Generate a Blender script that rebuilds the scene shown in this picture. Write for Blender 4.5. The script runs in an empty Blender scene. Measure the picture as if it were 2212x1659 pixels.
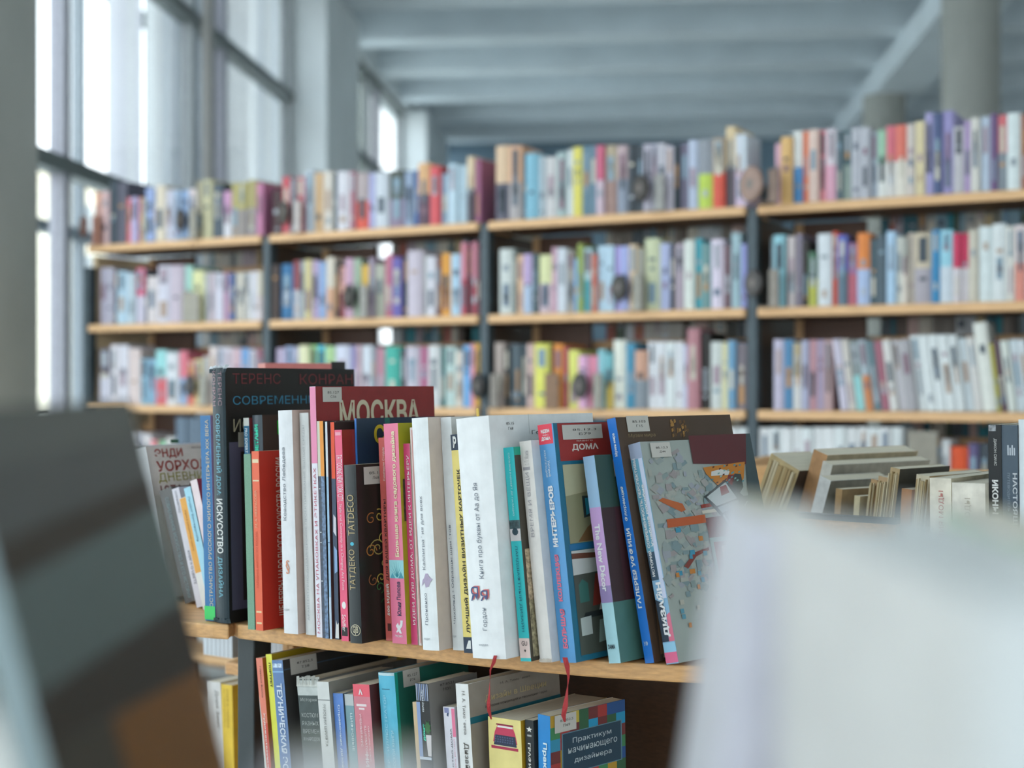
import bpy, bmesh, math, random
from mathutils import Matrix, Vector

# ------------------------------------------------------------------ camera, sky, exposure
SC = bpy.context.scene
COL = SC.collection
F = 3072.0                    # focal length in pixels of the 2212x1659 frame (50 mm on 36 mm)
CX, CY = 1106.0, 829.5
CAMZ = 1.25
cam_d = bpy.data.cameras.new('camera')
cam = bpy.data.objects.new('camera', cam_d)
COL.objects.link(cam)
cam.location = (0, 0, CAMZ)
cam.rotation_euler = (math.pi / 2, 0, 0)
cam_d.sensor_width = 36.0
cam_d.lens = 50.0
cam_d.clip_start = 0.02
cam_d.dof.use_dof = True
cam_d.dof.focus_distance = 1.56
cam_d.dof.aperture_fstop = 3.9
SC.camera = cam
SC.view_settings.view_transform = 'Standard'
SC.view_settings.look = 'None'
SC.view_settings.gamma = 1.0
SC.view_settings.use_curve_mapping = False
SC.view_settings.exposure = 0.95

world = bpy.data.worlds.new('sky')
SC.world = world
world.use_nodes = True
wn = world.node_tree
bg = wn.nodes['Background']
bg.inputs['Strength'].default_value = 3.2
tc = wn.nodes.new('ShaderNodeTexCoord')
sx = wn.nodes.new('ShaderNodeSeparateXYZ')
ramp = wn.nodes.new('ShaderNodeValToRGB')
ramp.color_ramp.elements[0].position = 0.45
ramp.color_ramp.elements[0].color = (0.78, 0.80, 0.80, 1)
ramp.color_ramp.elements[1].position = 0.75
ramp.color_ramp.elements[1].color = (0.74, 0.90, 1.0, 1)
mp = wn.nodes.new('ShaderNodeMath'); mp.operation = 'MULTIPLY_ADD'
mp.inputs[1].default_value = 0.5; mp.inputs[2].default_value = 0.5
wn.links.new(tc.outputs['Generated'], sx.inputs[0])
wn.links.new(sx.outputs['Z'], mp.inputs[0])
wn.links.new(mp.outputs[0], ramp.inputs[0])
wn.links.new(ramp.outputs[0], bg.inputs['Color'])

# ------------------------------------------------------------------ helpers
rnd = random.Random(7)


def lin(h):
    h = h.lstrip('#')
    out = []
    for i in (0, 2, 4):
        c = int(h[i:i + 2], 16) / 255.0
        out.append(c / 12.92 if c <= 0.04045 else ((c + 0.055) / 1.055) ** 2.4)
    return out


MATS = {}


def mat(hx, kind='cover', gain=1.0):
    key = (hx, kind, gain)
    if key in MATS:
        return MATS[key]
    m = bpy.data.materials.new(kind + '_' + hx)
    m.use_nodes = True
    nt = m.node_tree
    b = nt.nodes['Principled BSDF']
    c = [min(0.86, x * gain) for x in lin(hx)]
    if kind in ('cover', 'gloss', 'print', 'cloth', 'worn', 'pages', 'mottle'):      # paper and cloth are never pure white
        c = [0.006 + 0.74 * x for x in c]
    b.inputs['Base Color'].default_value = (*c, 1)
    N = nt.nodes.new
    L = nt.links.new
    co = N('ShaderNodeTexCoord')

    def noise(scale, detail=3, stretch=None):
        n = N('ShaderNodeTexNoise')
        n.inputs['Scale'].default_value = scale
        n.inputs['Detail'].default_value = detail
        if stretch:
            mpp = N('ShaderNodeMapping')
            mpp.inputs['Scale'].default_value = stretch
            L(co.outputs['Object'], mpp.inputs[0]); L(mpp.outputs[0], n.inputs['Vector'])
        else:
            L(co.outputs['Object'], n.inputs['Vector'])
        return n

    def vary(n, lo, hi, col=None):
        mx = N('ShaderNodeMix'); mx.data_type = 'RGBA'
        mx.inputs['A'].default_value = (*[x * lo for x in c], 1)
        mx.inputs['B'].default_value = (*(col or [min(0.9, x * hi) for x in c]), 1)
        rp = N('ShaderNodeMapRange')
        rp.inputs['From Min'].default_value = 0.3; rp.inputs['From Max'].default_value = 0.7
        L(n.outputs['Fac'], rp.inputs['Value']); L(rp.outputs[0], mx.inputs['Factor'])
        L(mx.outputs['Result'], b.inputs['Base Color'])

    def bump(n, strength, dist=0.001):
        bp = N('ShaderNodeBump')
        bp.inputs['Strength'].default_value = strength
        bp.inputs['Distance'].default_value = dist
        L(n.outputs['Fac'], bp.inputs['Height']); L(bp.outputs[0], b.inputs['Normal'])

    if kind == 'cover':
        b.inputs['Roughness'].default_value = 0.42
        b.inputs['Specular IOR Level'].default_value = 0.35
        n = noise(60, 4); vary(n, 0.93, 1.05)
    elif kind == 'gloss':
        b.inputs['Roughness'].default_value = 0.3
        b.inputs['Specular IOR Level'].default_value = 0.3
        n = noise(25, 3); vary(n, 0.95, 1.04); bump(n, 0.05, 0.002)
    elif kind == 'cloth':
        b.inputs['Roughness'].default_value = 0.85
        n = noise(900, 2); vary(n, 0.85, 1.1); bump(n, 0.25, 0.0004)
    elif kind == 'print':
        b.inputs['Roughness'].default_value = 0.5
        b.inputs['Specular IOR Level'].default_value = 0.3
    elif kind == 'pages':
        b.inputs['Roughness'].default_value = 0.9
        n = noise(300, 2, (4, 0.05, 0.05)); vary(n, 0.8, 1.04); bump(n, 0.2, 0.0005)
    elif kind == 'mottle':
        b.inputs['Roughness'].default_value = 0.45
        n = noise(260, 6); vary(n, 0.35, 1.7)
    elif kind == 'worn':
        b.inputs['Roughness'].default_value = 0.8
        n = noise(70, 6); vary(n, 0.8, 1.12); bump(n, 0.3, 0.0015)
    elif kind == 'wood':
        b.inputs['Roughness'].default_value = 0.5
        n = noise(14, 6, (1.2, 14, 22)); vary(n, 0.78, 1.12); bump(n, 0.05, 0.001)
    elif kind == 'metal':
        b.inputs['Roughness'].default_value = 0.45
        b.inputs['Metallic'].default_value = 0.15
        n = noise(40, 3); vary(n, 0.9, 1.1)
    elif kind == 'paint':
        b.inputs['Roughness'].default_value = 0.75
        n = noise(2.5, 5); vary(n, 0.94, 1.04)
    elif kind == 'blind':
        tr = N('ShaderNodeBsdfTranslucent'); tr.inputs['Color'].default_value = (*c, 1)
        mx = N('ShaderNodeMixShader'); mx.inputs[0].default_value = 0.88
        b.inputs['Roughness'].default_value = 0.8
        out = nt.nodes['Material Output']
        L(b.outputs[0], mx.inputs[1]); L(tr.outputs[0], mx.inputs[2]); L(mx.outputs[0], out.inputs['Surface'])
        n = noise(30, 3); vary(n, 0.95, 1.03)
    elif kind == 'glass':
        tr = N('ShaderNodeBsdfTransparent'); tr.inputs['Color'].default_value = (*c, 1)
        gl = N('ShaderNodeBsdfGlossy'); gl.inputs['Roughness'].default_value = 0.02
        fr = N('ShaderNodeFresnel')
        ge = N('ShaderNodeNewGeometry'); io = N('ShaderNodeMapRange')      # same reflectance from both sides of the pane
        io.inputs['To Min'].default_value = 1.45; io.inputs['To Max'].default_value = 1 / 1.45
        L(ge.outputs['Backfacing'], io.inputs['Value']); L(io.outputs[0], fr.inputs['IOR'])
        mx = N('ShaderNodeMixShader')
        out = nt.nodes['Material Output']
        L(fr.outputs[0], mx.inputs[0]); L(tr.outputs[0], mx.inputs[1]); L(gl.outputs[0], mx.inputs[2])
        L(mx.outputs[0], out.inputs['Surface'])
    MATS[key] = m
    return m


class MB:
    """collects faces with materials, then links ONE mesh object"""
    def __init__(self):
        self.v = []; self.f = []; self.mi = []; self.m = []

    def mid(self, m):
        if m not in self.m:
            self.m.append(m)
        return self.m.index(m)

    def face(self, pts, m):
        i = len(self.v)
        self.v.extend([tuple(p) for p in pts])
        self.f.append(tuple(range(i, i + len(pts)))); self.mi.append(self.mid(m))

    def prism(self, poly, z0, z1, m, mtop=None, sidem=None):
        """vertical prism of a plan polygon given counter-clockwise; sidem(k) may give the material of side k"""
        n = len(poly)
        i = len(self.v)
        self.v.extend([(x, y, z0) for x, y in poly]); self.v.extend([(x, y, z1) for x, y in poly])
        self.f.append(tuple(i + k for k in reversed(range(n)))); self.mi.append(self.mid(m))
        self.f.append(tuple(i + n + k for k in range(n))); self.mi.append(self.mid(mtop or m))
        for k in range(n):
            k2 = (k + 1) % n
            self.f.append((i + k, i + k2, i + n + k2, i + n + k))
            self.mi.append(self.mid(sidem(k) if sidem else m))

    def box(self, x0, x1, y0, y1, z0, z1, m, mtop=None):
        self.prism([(x0, y0), (x1, y0), (x1, y1), (x0, y1)], z0, z1, m, mtop)

    def build(self, name, parent=None, mw=None, kind=None, bevel=0, smooth=False):
        me = bpy.data.meshes.new(name)
        me.from_pydata(self.v, [], self.f)
        for m in self.m:
            me.materials.append(m)
        me.polygons.foreach_set('material_index', self.mi)
        if smooth:
            me.polygons.foreach_set('use_smooth', [True] * len(self.f))
        me.update()
        o = bpy.data.objects.new(name, me)
        COL.objects.link(o)
        if parent is not None:
            o.parent = parent
        if mw is not None:
            o.matrix_world = mw
        if kind:
            o['kind'] = kind
        if bevel:
            bv = o.modifiers.new('bevel', 'BEVEL')
            bv.width = bevel; bv.segments = 2; bv.limit_method = 'ANGLE'
        return o


def empty(name, label, cat, mw, group=None):
    o = bpy.data.objects.new(name, None)
    o.empty_display_size = 0.05
    COL.objects.link(o)
    o.matrix_world = mw
    tag(o, label, cat, group)
    return o


def tag(o, label, cat, group=None):
    o['label'] = label; o['category'] = cat
    if group:
        o['group'] = group
    return o


def at(px, py, d):
    return Vector(((px - CX) / F * d, d, CAMZ - (py - CY) / F * d))


def depth_on(py, zrel):
    """depth of the point seen at row py on the horizontal plane zrel below the camera"""
    return zrel * F / (py - CY)


TEXTS = []
TRIM = {}      # label -> (thickness, depth) factors that keep neighbouring books clear of each other
TRIM.update({'dark slate book with turquoise spine letters and green tag, behind the red one': (0.921, 1.0), 'slim pale blue book with white head, second of the thin ones by the red book': (0.467, 0.337), 'slim book with orange-red head, navy body and torn white foot': (1.0, 0.97), 'thin pink-spined book with black cover, standing behind the rose-red one': (0.916, 0.409), 'navy book with yellow cover letter and bright blue spine edge, behind the black one': (0.863, 1.0), 'turquoise garden-design book with photo patch in the middle of its spine': (0.973, 1.0), 'ivory hardcover with grey title about time and things, beside the turquoise one': (0.926, 1.0), 'slim off-white book with grey lettering on the lower shelf': (0.98, 1.0), 'short white book with pink strip about home arrangement, lower shelf': (0.865, 1.0), 'slim black book with white star and letters beside the typewriter one, lower shelf': (0.887, 1.0), 'seventh thin white volume after the dark post, on the rear board': (0.724, 1.0), 'thick old book with dark brown cover and yellowed page edges leaning in the bin': (0.907, 1.0), 'small cream worn book lowest in the bin': (0.884, 1.0), 'short orange-brown worn book between the black-covered and striped ones': (0.811, 1.0), 'cream worn fashion volume with grey spine lettering and creased cover': (0.988, 1.0), 'short teal-grey book on digital topics next to the handbook, lower shelf': (0.97, 1.0)})
BOOKS = []


class Book:
    """a book with a cover (spine, two boards), a page block and its printing; local x = thickness, y = depth, z = up"""

    def __init__(self, label, P, th, lean, T, D, H, yb=None, yt=None, sp='#dddddd', fr=None, bk=None, hard=False,
                 rnd_sp=0.0, pages='#e8dcc4', group=None, kind='cover', skind=None, name='book', pk='pages', trim=None):
        ft, fd = TRIM.get(label, (1.0, 1.0))
        T *= ft; D *= fd
        BOOKS.append(self)
        self.label = label
        self.T, self.D, self.H, self.yb, self.yt = T, D, H, yb, yt
        self.k = rnd_sp
        P = Vector(P) + Vector((0, 0, 0.0004 + (T * math.sin(math.radians(-lean)) if lean < 0 else 0)))
        mw = Matrix.Translation(P) @ Matrix.Rotation(-math.radians(th), 4, 'Z') @ Matrix.Rotation(-math.radians(lean), 4, 'Y')
        self.o = empty(name, label, 'book', mw, group)
        fr = fr or sp
        bk = bk or fr
        ms, mf, mb_ = mat(sp, skind or kind), mat(fr, kind), mat(bk, kind)
        t = min(0.0028 if hard else 0.0007, T * 0.2)
        b = MB()
        n = 7 if rnd_sp else 2
        poly = []
        for i in range(n):
            x = T * i / (n - 1)
            poly.append((x, -self.bulge(x)))
        ns = len(poly)
        poly += [(T, D), (T - t, D), (T - t, t), (t, t), (t, D), (0, D)]
        np_ = len(poly)

        def sidem(k):
            if k < ns - 1:
                return ms
            if k == ns - 1:
                return mf
            if k == np_ - 1:
                return mb_
            return mat(pages, 'pages')
        b.prism(poly, 0, H, ms if not hard else mf, ms, sidem)
        self.cover = b.build('cover', self.o, mw)
        p = MB()
        ins = 0.0035 if hard else 0.0004
        p.box(t + 0.0002, T - t - 0.0002, t, D - ins - 0.0004, ins, H - ins, mat(pages, pk))
        p.build('page_block', self.o, mw)
        self.mw = mw
        self.layer = 0

    def bulge(self, x):
        return self.k * self.T * max(0.0, 1 - (2 * x / self.T - 1) ** 2)

    def v(self, y):
        """image row -> local height"""
        return (self.yb - y) / (self.yb - self.yt) * self.H

    def pt(self, where, a, h, off):
        if where == 's':
            return (a, -self.bulge(min(max(a, 0), self.T)) - off, h)
        return (self.T + off, a, h)

    def size(self, where):
        return self.T if where == 's' else self.D

    def rect(self, where, u0, u1, y0, y1, hx, kind='print', name='printed_panel', off=None, parent=None):
        """printed patch; u in fractions, y in image rows (y0 upper)"""
        self.layer += 1
        off = off or 0.00012 + 0.00003 * self.layer
        b = MB()
        W = self.size(where)
        n = 6 if (where == 's' and self.k) else 1
        z0, z1 = self.v(y1), self.v(y0)
        m = mat(hx, kind)
        for i in range(n):
            a0 = (u0 + (u1 - u0) * i / n) * W; a1 = (u0 + (u1 - u0) * (i + 1) / n) * W
            b.face([self.pt(where, a0, z0, off), self.pt(where, a1, z0, off), self.pt(where, a1, z1, off), self.pt(where, a0, z1, off)], m)
        return b.build(name, parent or self.o, self.mw)

    def poly(self, where, pts, hx, kind='print', name='printed_shape'):
        self.layer += 1
        off = 0.00012 + 0.00003 * self.layer
        b = MB()
        W = self.size(where)
        b.face([self.pt(where, u * W, self.v(y), off) for u, y in pts], mat(hx, kind))
        return b.build(name, self.o, self.mw)

    def shapes(self, where, lst, name='cover_picture', kind='print'):
        """one printed picture made of many coloured shapes: list of (colour, [(u, row) ...])"""
        self.layer += 1
        off = 0.00012 + 0.00003 * self.layer
        b = MB()
        W = self.size(where)
        st = 0.000012 if len(lst) < 60 else 0.000005
        for i, (hx, pts) in enumerate(lst):
            q = [self.pt(where, u * W, self.v(y), off + st * i) for u, y in pts]
            if where == 's' and self.k:                     # keep each flat patch clear of the rounded spine
                lo, hi = min(p[0] for p in q), max(p[0] for p in q)
                top = max(self.bulge(lo + (hi - lo) * k / 8) for k in range(9)) + off + st * i
                q = [(p[0], -top, p[2]) for p in q]
            b.face(q, mat(hx, kind))
        self.layer += int(len(lst) * st / 0.00003) + 1
        return b.build(name, self.o, self.mw)

    def text(self, where, s, way, u0, u1, y0, y1, hx, bold=0.0, name='title_lettering', parent=None, off=None, sx=1.0):
        """lettering fitted into the patch u0..u1, y0..y1; way: h, up (reads upward), down"""
        W = self.size(where)
        TEXTS.append((self, where, s, way, u0 * W, u1 * W, self.v(y1), self.v(y0), hx, bold, name, parent or self.o, off or max(0.0007, 0.0003 + 0.00003 * (self.layer + 6))))

    def sticker(self, u0, u1, y0, y1, lines, hx='#c8c4bc', where='c'):
        st = self.rect(where, u0, u1, y0, y1, hx, name='shelf_label', off=max(0.0009, 0.0003 + 0.00003 * (self.layer + 6)))
        w, h = u1 - u0, y1 - y0
        for i, s in enumerate(lines):
            f = 0.30 if len(s) > 4 else 0.15
            yy = y0 + h * (0.36 + 0.28 * i)
            self.text(where, s, 'h', u0 + w * (0.55 - f), u0 + w * (0.55 + f), yy - h * 0.08, yy + h * 0.08, '#3a3836', 0, 'label_print', st, max(0.0011, 0.0005 + 0.00003 * (self.layer + 6)))
        return st


def flush_texts():
    made = []
    for t in TEXTS:
        cu = bpy.data.curves.new('lettering', 'FONT')
        cu.body = t[2]; cu.resolution_u = 2; cu.offset = t[9]
        o = bpy.data.objects.new('lettering', cu)
        COL.objects.link(o); made.append(o)
    dg = bpy.context.evaluated_depsgraph_get()
    for o, (bk, where, s, way, a0, a1, z0, z1, hx, bold, name, parent, off) in zip(made, TEXTS):
        me = bpy.data.meshes.new_from_object(o.evaluated_get(dg))
        xs = [v.co.x for v in me.vertices]; ys = [v.co.y for v in me.vertices]
        if not xs:
            continue
        x0, x1, y0, y1 = min(xs), max(xs), min(ys), max(ys)
        for v in me.vertices:
            p = (v.co.x - x0) / max(1e-6, x1 - x0); q = (v.co.y - y0) / max(1e-6, y1 - y0)
            if way == 'h':
                a, h = a0 + p * (a1 - a0), z0 + q * (z1 - z0)
            elif way == 'up':
                a, h = a1 - q * (a1 - a0), z0 + p * (z1 - z0)
            else:
                a, h = a0 + q * (a1 - a0), z1 - p * (z1 - z0)
            v.co = bk.pt(where, a, h, off)
        me.materials.clear(); me.materials.append(mat(hx, 'print'))
        me.name = name
        c = bpy.data.objects.new(name, me)
        COL.objects.link(c)
        c.parent = parent; c.matrix_world = bk.mw
    for o in made:
        cu = o.data
        bpy.data.objects.remove(o); bpy.data.curves.remove(cu)

# ------------------------------------------------------------------ the hall
RA = Matrix.Rotation(-math.atan2(0.0892, 1.0), 4, 'Z')     # room axes: x across, y along the hall


def room(name, b, bevel=0):
    o = b.build(name, bevel=bevel)
    o.matrix_world = RA
    o['kind'] = 'structure'
    return o


LW, RW, T0, T1 = -2.8, 8.0, -5.5, 20.0
CEIL = CAMZ + 3.36            # underside of the ceiling beams
M_CEIL = mat('#dde6ec', 'paint')
M_WALL = mat('#e8edf4', 'paint')
M_GREY = mat('#b4b4ae', 'paint')
M_FRAME = mat('#6f7574', 'metal')
M_GLASS = mat('#f4fafa', 'glass')

b = MB(); b.box(LW - 0.4, RW + 0.2, T0 - 0.2, T1 + 0.2, -0.12, 0, mat('#d4d0c8', 'paint')); room('floor', b)
b = MB(); b.box(LW - 0.4, RW + 0.2, T0 - 0.2, T1 + 0.2, CEIL + 0.5, CEIL + 0.65, M_CEIL); room('ceiling', b)
t = -6.2
while t < T1 - 0.5:
    b = MB(); b.box(LW, RW, t, t + 0.36, CEIL, CEIL + 0.5, M_CEIL); room('ceiling_beam', b)
    t += 1.42
b = MB(); b.box(2.5, 3.0, T0, T1, CEIL - 0.27, CEIL + 0.002, M_CEIL); room('ceiling_beam', b)
for tt in (-0.4, 3.6, 7.6, 11.6, 15.6):
    b = MB()
    cx_, r = 2.63, 0.225
    b.prism([(cx_ + r * math.cos(a * math.pi / 16), tt + r * math.sin(a * math.pi / 16)) for a in range(32)], 0, CEIL - 0.27, mat('#a9aaa4', 'paint'))
    room('pillar', b)
RE = 0.3
b = MB()
b.box(RW, RW + 0.2, RE, T1, 0, CEIL + 0.5, M_WALL)
b.box(RW, RW + 0.2, T0, RE, 0, 0.9, M_WALL); b.box(RW, RW + 0.2, T0, RE, CEIL - 0.2, CEIL + 0.5, M_WALL)
RB = [T0 + (RE - T0) * k / 2 for k in range(3)]
for y in RB:
    b.box(RW, RW + 0.2, max(T0, y - 0.3), min(RE, y + 0.3), 0.9, CEIL - 0.2, M_WALL)
room('wall_right', b)
for k in range(2):  # windows out of view, added to throw light on the right-facing covers
    ya, yb = RB[k] + 0.3, RB[k + 1] - 0.3
    root = bpy.data.objects.new('window_%d' % (30 + k), None); COL.objects.link(root)
    root.matrix_world = RA; root['kind'] = 'structure'
    for y in (ya + 0.03, (ya + yb) / 2, yb - 0.03):
        b = MB(); b.box(RW + 0.06, RW + 0.13, y - 0.03, y + 0.03, 0.9, CEIL - 0.2, M_FRAME); b.build('mullion', root)
    for y0_, y1_ in ((ya + 0.06, (ya + yb) / 2 - 0.03), ((ya + yb) / 2 + 0.03, yb - 0.06)):
        b = MB(); b.box(RW + 0.09, RW + 0.096, y0_, y1_, 0.9, CEIL - 0.2, M_GLASS); b.build('pane', root)
b = MB(); b.box(LW - 0.4, RW, T1, T1 + 0.2, 0, CEIL + 0.5, mat('#7f97a8', 'paint')); room('wall_far', b)
# long glazed wall: parapet and header are the wall, each bay between the posts is a window
b = MB()
b.box(LW - 0.3, LW, T0, T1, 0, 0.25, M_WALL)
b.box(LW - 0.3, LW, T0, T1, CEIL - 0.02, CEIL + 0.5, M_WALL)
room('wall_left', b)
piers = [(5.25, 6.2, 0.1, M_GREY), (11.62, 13.0, 0.22, M_WALL), (17.2, 19.1, 0.22, M_WALL), (-1.2, -0.1, 0.12, M_GREY)]
for a, c, w, m in piers:
    b = MB(); b.box(LW - 0.1, LW + w, a, c, 0.25, CEIL - 0.02, m); room('pillar', b)
bays = [(T0, -3.4), (-3.4, -1.2), (-0.1, 2.6), (2.6, 5.25), (6.2, 9.05), (9.05, 11.62), (13.0, 15.1), (15.1, 17.2), (19.1, T1)]
for wi, (a, c) in enumerate(bays, 1):
    root = bpy.data.objects.new('window_%d' % wi, None); COL.objects.link(root)
    root.matrix_world = RA; root['kind'] = 'structure'
    z0, z1 = 0.25, CEIL - 0.02
    h1, h2 = CAMZ + 1.10, CAMZ + 2.38
    x0, x1 = LW - 0.16, LW - 0.08
    w = 0.055
    mull = a + (c - a) * 0.27
    fr = []
    for y in (a + w / 2, c - w / 2):
        b = MB(); b.box(x0, x1, y - w / 2, y + w / 2, z0, z1, mat('#a4a8aa', 'metal')); b.build('jamb', root)
    b = MB(); b.box(x0, x1, mull - 0.04, mull + 0.04, z0, z1, mat('#a2a1aa', 'metal')); b.build('mullion', root)
    for h in (z0 + 0.03, h1, h2, z1 - 0.03):
        b = MB(); b.box(x0 - 0.01, x1 + 0.02, a, c, h - 0.04, h + 0.04, M_FRAME); b.build('transom', root)
    for ya, yb in ((a + w, mull - 0.04), (mull + 0.04, c - w)):
        for za, zb in ((z0 + 0.07, h1 - 0.04), (h1 + 0.04, h2 - 0.04), (h2 + 0.04, z1 - 0.07)):
            b = MB(); b.box(LW - 0.125, LW - 0.119, ya, yb, za, zb, M_GLASS); b.build('pane', root)
# a second row of glazing bars outside the panes, seen through them
for wi, (a, c) in enumerate(bays, 1):
    if wi not in (5, 6):
        continue
    b = MB()
    for k in range(4):
        y = a + (c - a) * (0.12 + 0.25 * k)
        b.box(LW - 0.75, LW - 0.68, y - 0.03, y + 0.03, 0, CEIL + 0.4, mat('#8b9298', 'metal'))
    o = room('trim_%d' % wi, b); o['kind'] = 'structure'
    b = MB(); b.box(LW - 0.75, LW - 0.68, a, c, CAMZ + 2.55, CAMZ + 2.63, mat('#5d6870', 'metal'))
    b.box(LW - 0.75, LW - 0.68, a, c, CAMZ + 0.9, CAMZ + 0.97, mat('#5d6870', 'metal'))
    room('trim_%d' % (wi + 10), b)
# wall behind the camera; its unseen windows are added to brighten the spines
b = MB()
b.box(LW, RW, T0 - 0.2, T0, 0, 0.9, M_WALL); b.box(LW, RW, T0 - 0.2, T0, CEIL - 0.2, CEIL + 0.5, M_WALL)
for k in range(5):
    x = LW + (RW - LW) * k / 4
    b.box(max(LW, x - 0.3), min(RW, x + 0.3), T0 - 0.2, T0, 0.9, CEIL - 0.2, M_WALL)
room('wall_back', b)
for k in range(4):
    xa, xb = LW + (RW - LW) * k / 4 + 0.3, LW + (RW - LW) * (k + 1) / 4 - 0.3
    root = bpy.data.objects.new('window_%d' % (20 + k), None); COL.objects.link(root)
    root.matrix_world = RA; root['kind'] = 'structure'
    for x in (xa + 0.03, (xa + xb) / 2, xb - 0.03):
        b = MB(); b.box(x - 0.03, x + 0.03, T0 - 0.13, T0 - 0.06, 0.9, CEIL - 0.2, M_FRAME); b.build('mullion', root)
    for x0_, x1_ in ((xa + 0.06, (xa + xb) / 2 - 0.03), ((xa + xb) / 2 + 0.03, xb - 0.06)):
        b = MB(); b.box(x0_, x1_, T0 - 0.1, T0 - 0.094, 0.9, CEIL - 0.2, M_GLASS); b.build('pane', root)
# ground and a pale building outside
b = MB(); b.box(-60, 70, -60, 100, -0.9, -0.75, mat('#d8d8d2', 'paint')); room('exterior_ground', b)
eb = empty('apartment_building', 'pale cream apartment block outside, across the ground beyond the tall windows', 'building', RA)
b = MB(); b.box(-46, -34, 20, 100, -0.5, 13.5, mat('#e6dcc8', 'paint')); b.build('wall', eb)
b = MB(); b.box(-46.3, -33.6, 19.7, 100.3, 13.5, 14.1, mat('#d2ccc0', 'paint')); b.build('cornice', eb)
for k in range(16):
    for j in range(4):
        b = MB(); b.box(-34.0, -33.9, 22 + k * 4.8, 23.6 + k * 4.8, 1.2 + j * 3.1, 3.0 + j * 3.1, mat('#8e979c', 'gloss')); b.build('window', eb)

# vertical blinds hanging inside the glazing
LB = LW - 0.25            # the blinds hang in the cavity between the two rows of glazing


def blind(label, ya, yb, cols):
    root = empty('vertical_blind', label, 'blind', RA, 'vertical blinds on the tall windows')
    b = MB(); b.box(LB - 0.03, LB + 0.03, ya, yb, CEIL - 0.10, CEIL - 0.05, mat('#c8c8c8', 'metal')); b.build('head_rail', root)
    n = max(3, int((yb - ya) / 0.095))
    for i in range(n):
        y = ya + (yb - ya) * (i + 0.5) / n
        an = math.radians(30 + 10 * math.sin(i * 1.7))
        dx, dy = 0.058 * math.cos(an), 0.058 * math.sin(an)
        b = MB()
        nx, ny = -0.0006 * math.sin(an), 0.0006 * math.cos(an)
        b.prism([(LB - dx + nx, y - dy + ny), (LB - dx - nx, y - dy - ny), (LB + dx - nx, y + dy - ny), (LB + dx + nx, y + dy + ny)][::-1],
                0.3, CEIL - 0.10, mat(cols[i % len(cols)], 'blind'))
        b.build('slat', root)


blind('wide pale grey vertical blind beside the dark window post', 8.72, 9.68, ['#f8f8f6', '#e2e6ea', '#f8faf8', '#c8ccd2', '#f0f2f2'])
b = MB(); b.box(LW, LW + 0.065, 8.92, 9.0, 0.25, CEIL - 0.02, mat('#8a8884', 'metal')); room('trim_30', b)
blind('narrow grey vertical blind at the middle of the first tall window', 8.05, 8.42, ['#ecebf0', '#f0f0f0'])
blind('pale lilac vertical blind just past the dark window post', 9.98, 10.9, ['#eeeef6', '#f0f2f6'])
blind('cream vertical blind at the far half of the second tall window', 11.05, 12.6, ['#faf6ee', '#dce0e6', '#f8f4ee', '#eef0f2'])
blind('cream vertical blind on the farther windows beyond the lilac pillar', 14.3, 15.7, ['#f6f0e6', '#ecf0f2'])

# ------------------------------------------------------------------ the long bookcase row at the back
def bd(px):                       # depth of the front line of the far bookcases at image column px
    return 1.0 / (0.17544 + (px - 185) * (0.2472 - 0.17544) / 2027.0)


BTH = math.degrees(math.atan2(1.655, 3.165))
BX = Vector((math.cos(math.radians(BTH)), -math.sin(math.radians(BTH)), 0))
BY = Vector((math.sin(math.radians(BTH)), math.cos(math.radians(BTH)), 0))
B0 = Vector(((185 - CX) / F * bd(185), bd(185), 0))
BROT = Matrix.Rotation(-math.radians(BTH), 4, 'Z')


def bs(px):
    d = bd(px)
    return (Vector(((px - CX) / F * d, d, 0)) - B0).dot(BX)


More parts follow.
